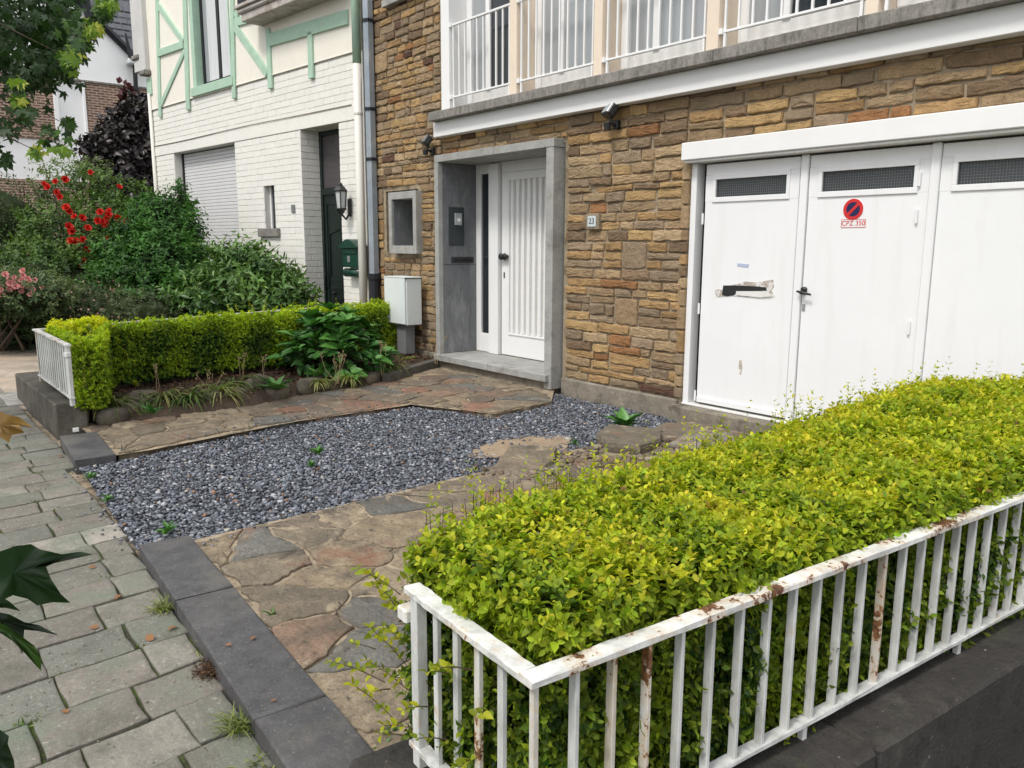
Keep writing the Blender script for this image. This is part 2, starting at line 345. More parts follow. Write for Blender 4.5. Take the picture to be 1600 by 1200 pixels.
# ---- leaves (vectorised)
def nrm(a): return a / (np.linalg.norm(a, axis=-1, keepdims=True) + 1e-9)
def leaves(P, D, Nn, L, W, T, fold=.18, curl=.15, rich=True):
    """ovate folded leaves; P base points, D length axis, Nn face normal, L, W arrays, T colours -> V, F, tint"""
    n = len(P); D = nrm(D); Sd = nrm(np.cross(D, Nn)); Nn = nrm(np.cross(Sd, D)); L = L[:, None]; W = W[:, None]
    if rich:
        v = [P, P + D * L * .28 + Sd * W * .46 + Nn * W * fold, P + D * L * .66 + Sd * W * .40 + Nn * W * fold - Nn * L * curl * .3,
             P + D * L - Nn * L * curl, P + D * L * .66 - Sd * W * .40 + Nn * W * fold - Nn * L * curl * .3, P + D * L * .28 - Sd * W * .46 + Nn * W * fold,
             P + D * L * .30, P + D * L * .67 - Nn * L * curl * .35]
        f = np.array([[0, 1, 6], [1, 2, 7], [1, 7, 6], [2, 3, 7], [0, 6, 5], [6, 7, 4], [6, 4, 5], [7, 3, 4]]); k = 8
    else:
        v = [P, P + D * L * .45 + Sd * W * .5 + Nn * W * fold, P + D * L - Nn * L * curl, P + D * L * .45 - Sd * W * .5 + Nn * W * fold, P + D * L * .48]
        f = np.array([[0, 1, 4], [1, 2, 4], [0, 4, 3], [4, 2, 3]]); k = 5
    V = np.stack(v, 1).reshape(-1, 3); Fc = (f[None] + (np.arange(n) * k)[:, None, None]).reshape(-1, 3)
    return V, Fc, np.repeat(T, k, 0)
def rv(n): return nrm(rng.normal(size=(n, 3)))
def vnoise(P, s, seed=0):
    P = P * s; o = seed * 1.7
    return (np.sin(P[:, 0] * 1.3 + o + 1.1 * np.sin(P[:, 1] * 1.7 + o)) + np.sin(P[:, 1] * 1.9 + 2 * o + 1.3 * np.sin(P[:, 2] * 1.1)) + np.sin(P[:, 2] * 2.3 + o * 3 + np.sin(P[:, 0] * 2.1))) / 3
def shoots(P, Nn, npair, slen, lsize, colf, up=.6, jit=.5, droop=0., wr=.6, rich=True, spread=.85):
    """twigs at P leaning along Nn and up, each with opposite leaf pairs"""
    n = len(P); d = nrm(Nn * (1 - up * .5) + np.array([0, 0, up]) + rng.normal(size=(n, 3)) * jit * .5)
    a = nrm(np.cross(d, rv(n))); b = np.cross(d, a); PP = []; DD = []; NN = []; LL = []; TT = []
    for i in range(npair):
        t = (i + .6) / npair; an = i * pi / 2 + .3
        s = a * cos(an) + b * sin(an)
        for sg in (1, -1):
            keep = rng.random(n) < .93; q = P + d * (slen * t)[:, None] + rng.normal(size=(n, 3)) * .002
            ld = nrm(d * (.35 + .5 * t) + s * sg * spread + rng.normal(size=(n, 3)) * .22 - np.array([0, 0, droop]))
            PP.append(q[keep]); DD.append(ld[keep]); NN.append((d + rng.normal(size=(n, 3)) * .3)[keep])
            LL.append((lsize * (1.05 - .45 * max(0, t - .55) / .45) * rng.uniform(.55, 1.3, n))[keep]); TT.append(colf(q, np.full(n, t), d)[keep])
    P2, D2, N2, L2, T2 = map(np.concatenate, (PP, DD, NN, LL, TT))
    return leaves(P2, D2, N2, L2, L2 * wr * rng.uniform(.85, 1.1, len(L2)), T2, rich=rich)
def merge(parts):
    V = np.concatenate([p[0] for p in parts]); off = np.cumsum([0] + [len(p[0]) for p in parts[:-1]])
    Fc = np.concatenate([p[1] + o for p, o in zip(parts, off)]); T = np.concatenate([p[2] for p in parts]); return V, Fc, T
def lerp(a, b, t): return np.asarray(a)[None] * (1 - t)[:, None] + np.asarray(b)[None] * t[:, None]
def jitc(c, amt=.15):
    n = len(c); return np.clip(c * (1 + rng.normal(size=(n, 1)) * amt) * (1 + rng.normal(size=(n, 3)) * amt * .3), 0.002, 1)
def ico(sub=1):
    import bmesh
    bm = bmesh.new(); bmesh.ops.create_icosphere(bm, subdivisions=sub, radius=1); V = np.array([v.co[:] for v in bm.verts]); Fc = np.array([[v.index for v in f.verts] for f in bm.faces]); bm.free(); return V, Fc
ICO1, ICOF1 = ico(1); ICO3, ICOF3 = ico(3); ICO2, ICOF2 = ico(2)

# ================================================================== SETTING: ground
Z_SW = -.05                                     # sidewalk top
def sheet(name, pts, z, m, parent=None):
    return add(name, mkmesh(name, [(x, y, z) for x, y in pts], [tuple(range(len(pts)))], m), parent)
gr = struct(sheet('ground', [(-200, -200), (200, -200), (200, 200), (-200, 200)], -.62, MT['asphalt']), 'ground running under everything to the horizon')
road = struct(add('street', mkmesh('street', *cbox((-60, -14, -.6), (60, -1.9, -.17), .02), MT['asphalt'])), 'asphalt street behind the photographer')
# sidewalk base
swb = struct(add('sidewalk', mkmesh('sidewalk', *cbox((-40, -1.9, -.5), (12, .925, Z_SW - .013), .02), MT['joint'])), 'sidewalk of worn grey stone pavers with mossy joints')
yard = struct(add('yard_soil', mkmesh('yard_soil', *cbox((-8.45, .93, -.5), (-1.0, 5.46, -.085), .01), MT['sandbed'])), 'sandy bedding under the front yard')
sidedrive = struct(add('lower_drive', mkmesh('lower_drive', *cbox((-.62, .93, -.6), (14, 40, -.55), .01), MT['asphalt'])))
# neighbour ground
nbg = struct(add('neighbour_driveway', mkmesh('neighbour_driveway', *cbox((-16, .93, -.5), (-8.47, 6.2, -.06), .01), MT['drive'])), 'sunlit beige driveway beyond the small block wall')
nbs = struct(add('neighbour_garden_soil', mkmesh('neighbour_garden_soil', *cbox((-40, .2, -.5), (-13.3, 12, .0), .01), MT['soil'])))

def edge_poly(pts, jit, step, rnd):
    out = []
    n = len(pts)
    for i in range(n):
        a = np.array(pts[i]); b = np.array(pts[(i + 1) % n]); d = b - a; L = np.linalg.norm(d); k = max(1, int(L / step)); nn = np.array([d[1], -d[0]]) / (L + 1e-9)
        for j in range(k):
            t = j / k + (rnd.uniform(-.15, .15) / k if j else 0)
            out.append(a + d * t + nn * rnd.uniform(-jit, jit * .5) * (1 if j else .5))
    return out
def wfield(q, a1=.05, a2=.016):
    x, y = q; return np.array([x + a1 * sin(3.1 * y + 1.7 * sin(2.3 * x)) + a2 * sin(19 * y + 3 * sin(11 * x)), y + a1 * sin(3.7 * x + 1.9 * sin(2.9 * y) + 1) + a2 * sin(23 * x + 3 * sin(13 * y))])
def stone_slab(name, pts, z0, z1, m, parent, tint, jit=.006, step=.06, bv=.012, dome=.004, rnd=random, warp=None):
    """flat stone with ragged outline, worn edges and a slightly uneven top"""
    O = edge_poly(pts, jit, step, rnd); O = [wfield(q, *warp) for q in O] if warp else O; n = len(O); c = np.mean(O, 0)
    def inset(q, r):
        d = c - q; L = np.linalg.norm(d); return q + d / (L + 1e-9) * min(r, L * .5)
    tz = [rnd.uniform(-dome, dome) for _ in range(n)]
    V = [(q[0], q[1], z0) for q in O] + [(q[0], q[1], z1 - bv * .7) for q in O]
    V += [(*inset(q, bv), z1 - bv * .15 + tz[i] * .4) for i, q in enumerate(O)] + [(*inset(q, bv * 3.2), z1 + tz[i] * .7) for i, q in enumerate(O)] + [(c[0], c[1], z1 + dome * rnd.uniform(-.5, 1))]
    Fc = []
    for r in range(3):
        for i in range(n): j = (i + 1) % n; Fc.append((r * n + i, r * n + j, (r + 1) * n + j, (r + 1) * n + i))
    for i in range(n): Fc.append((3 * n + i, 3 * n + (i + 1) % n, 4 * n))
    # orientation
    area = sum(O[i][0] * O[(i + 1) % n][1] - O[(i + 1) % n][0] * O[i][1] for i in range(n))
    if area < 0: Fc = [f[::-1] for f in Fc]
    o = add(name, mkmesh(name, V, Fc, m, tint), parent)
    me = o.data; k = len(me.polygons); sm = np.ones(k, bool); sm[:n] = False; me.polygons.foreach_set('use_smooth', sm)
    return o
# pavers in courses running away from the street
pal = [(.23, .222, .185), (.25, .232, .195), (.22, .218, .185), (.265, .248, .21), (.24, .218, .185), (.205, .198, .165)]
tufts = []
rp = random.Random(11)
x = -2.03; k = 0
def skew(x, y): return (x - (y - .4) * .09, y)         # courses run a touch askew to the kerb
while x > -10.2:
    wd = .25 if x > -4.6 else rp.uniform(.19, .25)
    x2 = x - wd; y = .955 if not (-5.9 < x < -4.0) else .93
    ymax = .80 + (-2 - x) * .062 if x > -4.1 else (.95 if x > -5.9 else 1.05 + min(0, (x + 6.7)) * 0)
    ymax = min(ymax, 1.03); y = ymax
    first = rp.uniform(.14, .30)
    while y > -1.1:
        ln = first if first else rp.uniform(.25, .31); first = None
        y2 = y - ln; g = .0035
        def topy(xx, yy): return min(yy, ymax)
        if y2 < .3 or y > .2:
            pts = [skew(x2 + g, y2 + g), skew(x - g, y2 + g), skew(x - g, y - g), skew(x2 + g, y - g)]
            pts = [(a + rp.uniform(-.005, .005), b + rp.uniform(-.006, .006)) for a, b in pts]
            t = pal[rp.randrange(6)]; f = rp.uniform(.85, 1.12)
            if -4.35 < x < -4.05 and y > .75: t = (.42, .38, .33)
            stone_slab('paving_stone', pts, Z_SW - .06, Z_SW + rp.uniform(-.004, .004), MT['paver'], swb, tuple(c * f for c in t), .0035, .05, .0055, .0022, rp, (.006, .0025))
            if rp.random() < .55: tufts.append((*skew(x2, y2), rp.random()))
        y = y2
    x = x2; k += 1
# stone behind camera side of sidewalk (out of sight) is left as base
# small pale pavers at the neighbour's threshold
for i in range(3):
    for j in range(3):
        a = OZ(2 + i * 24 - 20, 640 - j * 9, Z_SW); 
        cx_, cy_ = -8.75 - j * .27, .95 + .0 + i * .23
        stone_slab('paving_stone', [(cx_ - .125, cy_), (cx_ + .125, cy_), (cx_ + .125, cy_ + .215), (cx_ - .125, cy_ + .215)], Z_SW - .06, Z_SW + .006, MT['paver'], swb, (.42, .40, .37), .003, .06, .006, .002, rp)

# kerb slabs of dark stone
kerb = struct(add('kerb', mkmesh('kerb', *cbox((-4.0, .875, -.14), (-1.5, 1.07, -.075), .01), MT['sandbed'])), 'dark stone kerb slabs along the front of the yard')
def kslab(ax, ay, bx, by, wd, z=.012):
    d = np.array([bx - ax, by - ay]); d = d / np.linalg.norm(d); nn = np.array([-d[1], d[0]]); nn = nn if nn[1] > 0 else -nn
    a = np.array([ax, ay]); b = np.array([bx, by]); pts = [a, b, b + nn * wd, a + nn * wd]
    stone_slab('kerb_slab', [tuple(p) for p in pts], -.11, z, MT['kerb'], kerb, None, .0012, .12, .007, .001, rp)
kslab(-4.0, .915, -3.262, .868, .235); kslab(-3.255, .868, -2.245, .80, .235, .010); kslab(-2.238, .80, -1.42, .745, .235, .013)
kslab(-6.69, 1.045, -5.87, .992, .25, .02)

# ---- irregular flagstones (Voronoi cells of chosen sites)
def clip(poly, p, n_):
    out = []; m = len(poly)
    for i in range(m):
        a, b = poly[i], poly[(i + 1) % m]; da = (a - p) @ n_; db = (b - p) @ n_
        if da <= 0: out.append(a)
        if da * db < 0: out.append(a + (b - a) * (da / (da - db)))
    return out
def voronoi(region, sites, gap=.008):
    cells = []
    for i, s in enumerate(sites):
        poly = [np.array(p, float) for p in region]
        for j, t in enumerate(sites):
            if i == j: continue
            d = t - s; L = np.linalg.norm(d)
            if L > 2.2: continue
            poly = clip(poly, (s + t) / 2 - d / L * gap, d)
            if len(poly) < 3: break
        if len(poly) >= 3: cells.append(poly)
    return cells
def sites_in(region, nx, ny, rnd, jit=.35):
    R = np.array(region); lo, hi = R.min(0), R.max(0); out = []
    for i in range(nx):
        for j in range(ny):
            off = .5 if j % 2 else 0
            p = np.array([lo[0] + (i + .5 + (off - .25)) / nx * (hi[0] - lo[0]), lo[1] + (j + .5) / ny * (hi[1] - lo[1])]) + np.array([rnd.uniform(-jit, jit) / nx * (hi[0] - lo[0]), rnd.uniform(-jit, jit) / ny * (hi[1] - lo[1])])
            q = [np.array(v, float) for v in region]; ok = True; area = sum(q[k][0] * q[(k + 1) % len(q)][1] - q[(k + 1) % len(q)][0] * q[k][1] for k in range(len(q)))
            for k in range(len(q)):
                a, b = q[k], q[(k + 1) % len(q)]; cr = (b[0] - a[0]) * (p[1] - a[1]) - (b[1] - a[1]) * (p[0] - a[0])
                if cr * area < 0: ok = False
            if ok: out.append(p)
    return out
fpal = [(.27, .215, .15), (.33, .26, .175), (.23, .185, .14), (.29, .20, .14), (.31, .175, .12), (.19, .185, .165), (.36, .29, .20), (.26, .215, .155), (.22, .16, .12)]
rf = random.Random(5)
def flags(parent, region, nx, ny, z, thick=.07, tints=fpal, extra=None, jit=.35):
    st = sites_in(region, nx, ny, rf, jit)
    for c in voronoi(region, st, .0075):
        t = rf.choice(tints); f = rf.uniform(1.0, 1.32); cc = np.mean(c, 0)
        if extra: t = extra(cc, t)
        stone_slab('flagstone', [tuple(p) for p in c], z - thick, z + rf.uniform(-.007, .005), MT['flag'], parent, tuple(v * f for v in t), .010, .035, .008, .010, rf, (.03, .014))
pathR = struct(add('path', mkmesh('path', [(-3.95, 1.10, -.011), (-1.25, .96, -.011), (-1.2, 5.35, -.011), (-4.15, 5.3, -.011)], [(0, 1, 2, 3)], MT['sandbed'])), 'uneven brown flagstone path from the kerb to the garage door')
flags(pathR, [(-3.90, 1.15), (-1.6, 1.0), (-1.6, 2.6), (-3.98, 2.32)], 7, 6, .0)
flags(pathR, [(-3.99, 2.34), (-1.6, 2.62), (-1.6, 3.9), (-4.08, 3.75)], 7, 5, -.002)
flags(pathR, [(-4.09, 4.55), (-1.6, 4.45), (-1.6, 5.3), (-4.2, 5.2)], 5, 2, -.002)
flags(pathR, [(-3.75, 3.8), (-1.6, 3.92), (-1.6, 4.42), (-3.9, 4.5)], 6, 2, -.006)
pathL = struct(add('path', mkmesh('path', [(-5.95, 1.24, -.012), (-5.96, 1.5, -.012), (-6.2, 2.7, -.012), (-6.22, 3.84, -.012), (-5.42, 4.2, -.012), (-5.52, 4.95, -.012), (-6.0, 5.42, -.012), (-8.1, 5.42, -.012), (-7.5, 3.9, -.012), (-7.2, 1.26, -.012)], [tuple(range(10))], MT['sandbed'])), 'flagstone path between the gravel and the planted bed')
flags(pathL, [(-5.98, 1.29), (-6.24, 2.7), (-6.26, 3.85), (-7.28, 3.88), (-6.98, 1.3)], 5, 11, .0)
flags(pathL, [(-6.24, 3.87), (-5.46, 4.21), (-5.55, 4.93), (-5.98, 5.25), (-7.85, 5.25), (-7.32, 3.9)], 8, 5, .002)
# tilted loose slabs at the broken edge of the path
def loose_slab(name, pxs, z, h, tilt, label, tint):
    pts = [OZ(*q, z)[:2] for q in pxs]; c = np.mean(pts, 0)
    O = edge_poly([tuple(p) for p in pts], .012, .05, rf); n = len(O)
    V = []; 
    for lv, ins in ((0, .0), (h * .5, -.006), (h * .9, .0), (h, .02), (h * 1.03, .09)):
        for i, q in enumerate(O):
            d = c - q; L = np.linalg.norm(d); q2 = q + d / L * min(ins, L * .6); V.append((q2[0], q2[1], z + lv + (q2 - c) @ np.array(tilt) * (1 if lv else .2) + rf.uniform(-.004, .004)))
    V.append((c[0], c[1], z + h * 1.02)); Fc = []
    for r in range(4):
        for i in range(n): j = (i + 1) % n; Fc.append((r * n + i, r * n + j, (r + 1) * n + j, (r + 1) * n + i))
    for i in range(n): Fc.append((4 * n + i, 4 * n + (i + 1) % n, 5 * n))
    area = sum(O[i][0] * O[(i + 1) % n][1] - O[(i + 1) % n][0] * O[i][1] for i in range(n))
    if area < 0: Fc = [f[::-1] for f in Fc]
    o = add(name, mkmesh(name, V, Fc, MT['flag'], tint, smooth=False)); tag(o, label, 'stone slab', 'loose slabs at the path edge'); return o
loose_slab('stone_slab', [(765, 740), (800, 710), (868, 712), (862, 728), (800, 752)], -.01, .04, (-.10, .06), 'loose tilted brown slab on the gravel edge nearest the bare sand patch', (.31, .25, .18))
loose_slab('stone_slab', [(932, 690), (950, 672), (1034, 680), (1030, 697), (1000, 712), (950, 706)], -.01, .065, (.02, -.03), 'thick pitted loose slab just in front of the green dandelion weed', (.25, .215, .16))
loose_slab('stone_slab', [(1002, 682), (1040, 664), (1115, 668), (1118, 682), (1040, 692)], -.01, .03, (.02, 0), 'flat brown slab between the weed and the garage threshold', (.27, .22, .16))
loose_slab('stone_slab', [(1045, 700), (1070, 688), (1140, 686), (1150, 700), (1100, 706)], -.01, .045, (-.03, .04), 'pale chipped slab leaning below the garage threshold', (.38, .34, .28))
# rubble around the loose slabs
def pebble_field(name, P, R, T, m, flat=.6, parent=None, seedn=0):
    n = len(P); q = rng.random(n) * 2 * pi; c, s = np.cos(q)[:, None], np.sin(q)[:, None]
    K = 12; nv = len(ICO1); base = ICO1[None] * (1 + rng.uniform(-.36, .32, (n, nv, 1))) * np.stack([rng.uniform(.75, 1.35, n), rng.uniform(.6, 1.0, n), rng.uniform(.35, .75, n) * flat / .6], 1)[:, None, :] * R[:, None, None]
    tl = rng.normal(size=(n, 1)) * .5; y2 = base[..., 1] * np.cos(tl) - base[..., 2] * np.sin(tl); z2 = base[..., 1] * np.sin(tl) + base[..., 2] * np.cos(tl)
    X = base[..., 0] * c - y2 * s; Y = base[..., 0] * s + y2 * c
    V = np.stack([X, Y, z2], -1) + P[:, None, :]
    Fc = (ICOF1[None] + (np.arange(n) * nv)[:, None, None]).reshape(-1, 3)
    return add(name, mkmesh(name, V.reshape(-1, 3), Fc, m, np.repeat(T, nv, 0)), parent, stuff=True)
def inpoly(P, poly):
    x, y = P[:, 0], P[:, 1]; r = np.zeros(len(P), bool); n = len(poly)
    for i in range(n):
        x1, y1 = poly[i]; x2, y2 = poly[(i + 1) % n]; c = ((y1 > y) != (y2 > y)) & (x < (x2 - x1) * (y - y1) / (y2 - y1 + 1e-12) + x1); r ^= c
    return r
GP = [(-5.86, 1.02), (-5.86, 1.25), (-5.96, 1.5), (-6.24, 2.72), (-6.24, 3.84), (-5.42, 4.2), (-5.53, 4.97), (-6.0, 5.36), (-4.35, 5.40), (-4.22, 5.1), (-4.13, 4.15), (-4.10, 3.5), (-4.01, 2.3), (-3.90, 1.18), (-4.02, 1.0), (-4.10, .93)]
gbase = struct(add('gravel_bed', mkmesh('gravel_bed', [(x, y, -.052) for x, y in GP], [tuple(range(len(GP)))][::1], MT['gbed'])), 'bedding under the gravel')
sp = .0195
gx, gy = np.meshgrid(np.arange(-6.3, -3.8, sp), np.arange(.9, 5.45, sp)); P = np.stack([gx.ravel(), gy.ravel()], 1); P += rng.normal(size=P.shape) * .007
P = P[inpoly(P, GP)]
bare = OZ(815, 697, -.04)[:2]; d_ = np.hypot((P[:, 0] - bare[0]) / .20, (P[:, 1] - bare[1]) / .34) + .25 * vnoise(np.c_[P, P[:, 0] * 0], 14, 2)
P = P[(d_ > 1) | (rng.random(len(P)) < .08)]
zz = -.046 + .010 * vnoise(np.c_[P, P[:, 0] * 0], 5, 1) + rng.uniform(-.004, .012, len(P))
Rr = rng.uniform(.008, .0165, len(P)); Rr *= np.where(rng.random(len(P)) < .06, 1.5, 1)
g0 = rng.random(len(P)); T = lerp((.050, .056, .070), (.27, .29, .335), g0 ** 1.5)
T[rng.random(len(P)) < .06] = (.46, .47, .50); T[rng.random(len(P)) < .012] = (.30, .17, .10); T[rng.random(len(P)) < .01] = (.45, .42, .36)
gravel = pebble_field('gravel', np.c_[P, zz], Rr, T, MT['gravel']); gravel['label'] = 'loose blue-grey crushed stone gravel filling the front yard'
sand = struct(add('sand_patch', mkmesh('sand_patch', [(*(bare + np.array([cos(a) * .27 * (1 + .15 * sin(3 * a)), sin(a) * .44 * (1 + .12 * cos(4 * a))])), -.040) for a in np.linspace(0, 2 * pi, 28, endpoint=False)], [tuple(range(28))], mat('pale_sand', (.33, .25, .17), .25, 10, .95, .8, 60))), 'bare sandy patch showing through the gravel')
# rubble
Q = []
for (a, b, off) in (((-5.86, 1.0), (-4.08, .93), -1), ((-4.02, 1.0), (-3.9, 1.18), 1), ((-3.9, 1.18), (-4.1, 3.4), 1), ((-5.96, 1.3), (-6.24, 2.7), -1), ((-6.24, 2.7), (-6.24, 3.84), -1)):
    a, b = np.array(a), np.array(b); n_ = int(np.linalg.norm(b - a) * 22); t = rng.random(n_)[:, None]; d = (b - a) / np.linalg.norm(b - a); nn_ = np.array([d[1], -d[0]]) * (1 if off > 0 else 1)
    if a[0] > -4.3 and a[1] > .95: nn_ = np.array([1.0, 0])
    elif a[0] < -5.9: nn_ = np.array([-1.0, 0])
    else: nn_ = np.array([0, -1.0])
    Q.append(np.c_[a + (b - a) * t + nn_ * np.abs(rng.normal(size=(n_, 1))) * .06, np.full(n_, .012 if nn_[1] == 0 else Z_SW + .006)])
Q = np.concatenate(Q); sg2 = pebble_field('spilled_gravel', Q, rng.uniform(.006, .012, len(Q)), lerp((.05, .055, .065), (.3, .31, .34), rng.random(len(Q))), MT['gravel']); sg2['label'] = 'stray gravel stones spilled over the edges'
ctr = np.array([OZ(px, py, 0)[:2] for px, py in [(760, 735), (870, 722), (885, 712), (905, 716), (920, 705), (960, 722), (990, 716), (1030, 712), (1060, 700), (870, 740), (840, 745), (1080, 690), (930, 728), (1100, 705)]])
P = np.concatenate([c + rng.normal(size=(16, 2)) * [.06, .10] for c in ctr]); 
rub = pebble_field('rubble', np.c_[P, np.full(len(P), .004)], rng.uniform(.012, .038, len(P)), jitc(lerp((.24, .18, .12), (.46, .39, .30), rng.random(len(P)))), MT['flag'], .6)
rub['label'] = 'broken mortar crumbs and rubble along the path edge'
chips = pebble_field('grit', np.c_[rng.uniform(-7.5, -1.6, 1500), rng.uniform(.1, 1.0, 1500), np.full(1500, Z_SW + .001)], rng.uniform(.0015, .004, 1500), jitc(lerp((.1, .08, .06), (.35, .3, .25), rng.random(1500))), MT['gravel'])
chips['label'] = 'grit scattered on the sidewalk'

# ---- planted bed
BED = [(-6.93, 1.36), (-6.93, 2.1), (-7.03, 2.75), (-7.28, 3.3), (-7.32, 3.9), (-7.42, 4.4), (-7.97, 5.35), (-9.7, 5.44), (-9.7, 1.36)]
bed = struct(add('planting_bed', mkmesh('planting_bed', [(x - .16 if x > -8 else x, y + (.1 if y < 2 and x > -8 else 0), .075) for x, y in BED] + [(x, y, -.03) for x, y in BED], [tuple(range(9))] + [(i, (i + 1) % 9, (i + 1) % 9 + 9, i + 9) for i in range(9)], MT['soil'])), 'raised planting bed covered with bark mulch')
n = 9000; P = np.c_[rng.uniform(-9.6, -6.95, n), rng.uniform(1.4, 5.4, n)]; P = P[inpoly(P + [.14, 0], BED)]; n = len(P)
P3 = np.c_[P, .085 + rng.uniform(0, .018, n) + .012 * vnoise(np.c_[P, P[:, 0] * 0], 6)]
V, Fc, T = leaves(P3, nrm(rv(n) * [1, 1, .35]), nrm(rv(n) * .6 + [0, 0, 1]), rng.uniform(.02, .06, n), rng.uniform(.012, .028, n), jitc(lerp((.045, .022, .014), (.16, .085, .05), rng.random(n) ** 1.4), .2), .25, .1, False)
mulch = add('bark_mulch', mkmesh('bark_mulch', V, Fc, MT['chips'], T), None, True); mulch['label'] = 'reddish brown bark mulch covering the bed'
# edging of rough stones
edg = struct(add('bed_edging', mkmesh('bed_edging', *cbox((-7.05, 1.4, -.08), (-6.98, 2.0, .01), .004), MT['soil'])), 'rough stones edging the planted bed')
def rock(name, c, sz, rot, m, parent, seed, sub=ICO2, subf=ICOF2):
    r = np.random.default_rng(seed); V = sub.copy(); V = np.sign(V) * np.abs(V) ** .72
    V *= 1 + .10 * np.sin(V @ r.normal(size=3) * 3 + r.random() * 6)[:, None] + r.normal(size=(len(V), 1)) * .035
    V *= np.array(sz) / 2; q = radians(rot); V = np.stack([V[:, 0] * cos(q) - V[:, 1] * sin(q), V[:, 0] * sin(q) + V[:, 1] * cos(q), V[:, 2]], 1) + np.array(c)
    return add(name, mkmesh(name, V, subf, m), parent)
for i, (px, py, l, h) in enumerate([(180, 662, .2, .12), (205, 655, .26, .13), (232, 647, .24, .22), (262, 645, .22, .12), (287, 642, .26, .13), (315, 639, .24, .12), (342, 635, .26, .14), (372, 630, .26, .13), (408, 620, .30, .21), (440, 622, .24, .14), (490, 612, .36, .14), (545, 598, .42, .20), (590, 596, .34, .12)]):
    p = OZ(px, py, 0); rock('stone', (p[0] - .07, p[1], h / 2 - .03), (.17, l * 1.25, h + .05), 5 + i * 3, MT['rock'], edg, i)
a = OZ(606, 598, 0); b = (-8.0, 5.36, 0)
V, Fc = cbox((0, -.045, -.06), (1, .045, .09), .008); d = np.array([b[0] + .0 - a[0] + .02, b[1] - a[1]]); L = np.linalg.norm(d); d /= L
add('stone', mkmesh('stone', [(a[0] - .05 + v[0] * L * d[0] - v[1] * d[1], a[1] + v[0] * L * d[1] + v[1] * d[0], v[2]) for v in V], Fc, MT['block']), edg)

# ================================================================== STONE HOUSE
YF = 5.45
house = thing('stone_house', 'brown sandstone clad house with white garage door, recessed porch and railed upper windows', 'house', (-5, YF, 0))
FH = Frame((0, YF, 0), 0, (0, -1, 0))       # u = x, d toward the street
Xr = -.9
wall = None
wb = MB()
def wbox(lo, hi): V, Fc = cbox(lo, hi, .002); wb.put(V, Fc)
D0 = YF + .012
wbox((-9.78, D0, -.1), (-9.38, 6.4, 5.6)); wbox((-8.60, D0, -.1), (-8.0, 6.4, 5.6)); wbox((-9.38, D0, -.1), (-8.60, 6.4, 1.34)); wbox((-9.38, D0, 2.12), (-8.60, 6.4, 5.6))
wbox((-9.38, 6.0, 1.34), (-8.6, 6.4, 2.12))
wbox((-5.93, D0, -.1), (-4.40, 6.4, 2.7)); wbox((-8.0, D0, 2.43), (-5.93, 6.4, 2.9)); wbox((-4.4, D0, 2.2), (2.5, 6.4, 2.9)); wbox((-8.0, 6.3, 0), (-5.93, 6.4, 2.43)); wbox((-4.4, 6.3, 0), (2.5, 6.4, 2.2))
wbox((.2, D0, -.1), (2.5, 6.29, 2.2))
wbox((-8.0, 6.35, 2.9), (2.5, 6.45, 5.6)); wbox((-9.78, 6.46, 5.6), (2.5, 9, 5.7)); wbox((-9.6, 8.9, -.1), (2.5, 9, 5.59)); wbox((2.4, 6.46, -.1), (2.5, 8.9, 5.59))
wall = wb.build('wall', MT['mortar'], house)
# coursed stones
rs = random.Random(3); stones = []
def course(x0, x1, z0, z1, wlo, whi, deep=0):
    """one band of coursed stone: long flat stones, some bands split in two, now and then a tall block"""
    x = x0
    while x < x1 - .02:
        h = z1 - z0; w = rs.uniform(wlo, whi) * (1.25 if h < .07 else 1)
        if h > .17: w = rs.uniform(.18, .36) if rs.random() < .30 else rs.uniform(.35, .9)
        if x1 - (x + w) < .10: w = x1 - x
        if h > .17:
            if w <= .37 and rs.random() < .6: stones.append((x, x + w, z0, z1))
            else:
                k = 2 if h < .21 else 3; cuts = sorted([z0] + [z0 + h * (j + 1) / k + rs.uniform(-.014, .014) for j in range(k - 1)] + [z1])
                for c0, c1 in zip(cuts[:-1], cuts[1:]): course(x, x + w, c0, c1, wlo, whi, 1)
        else: stones.append((x, x + w, z0, z1))
        x += w
def fill(x0, x1, z0, z1, wlo, whi):
    z = z0
    while z < z1 - .03:
        h = rs.choices([.06, .08, .10, .19, .25], [18, 30, 18, 20, 14])[0]
        if z1 - (z + h) < .05: h = z1 - z
        if h > .28: h = .19; 
        course(x0, x1, z, min(z + h, z1), wlo, whi); z += h
fill(-5.88, -4.43, .13, 2.28, .16, .50); fill(-5.88, -4.43, 2.28, 2.665, .16, .5); fill(-4.43, 1.9, 2.28, 2.70, .18, .55); fill(-8.03, -5.88, 2.47, 2.70, .14, .4)
fill(-9.78, -9.43, .13, 2.17, .14, .30); fill(-8.53, -8.04, .13, 2.17, .14, .34); fill(-9.43, -8.53, .13, 1.28, .14, .36); fill(-9.78, -8.04, 2.17, 2.83, .14, .36); fill(-9.78, -8.36, 2.83, 3.0, .14, .36); fill(-9.78, -8.06, 3.0, 4.95, .14, .38)
spal = [((.35, .245, .14), 32), ((.37, .235, .11), 20), ((.29, .215, .14), 26), ((.42, .28, .13), 12), ((.11, .06, .04), 2.5), ((.30, .15, .065), 6), ((.40, .29, .17), 16), ((.22, .15, .09), 12)]
sw = [s[1] for s in spal]
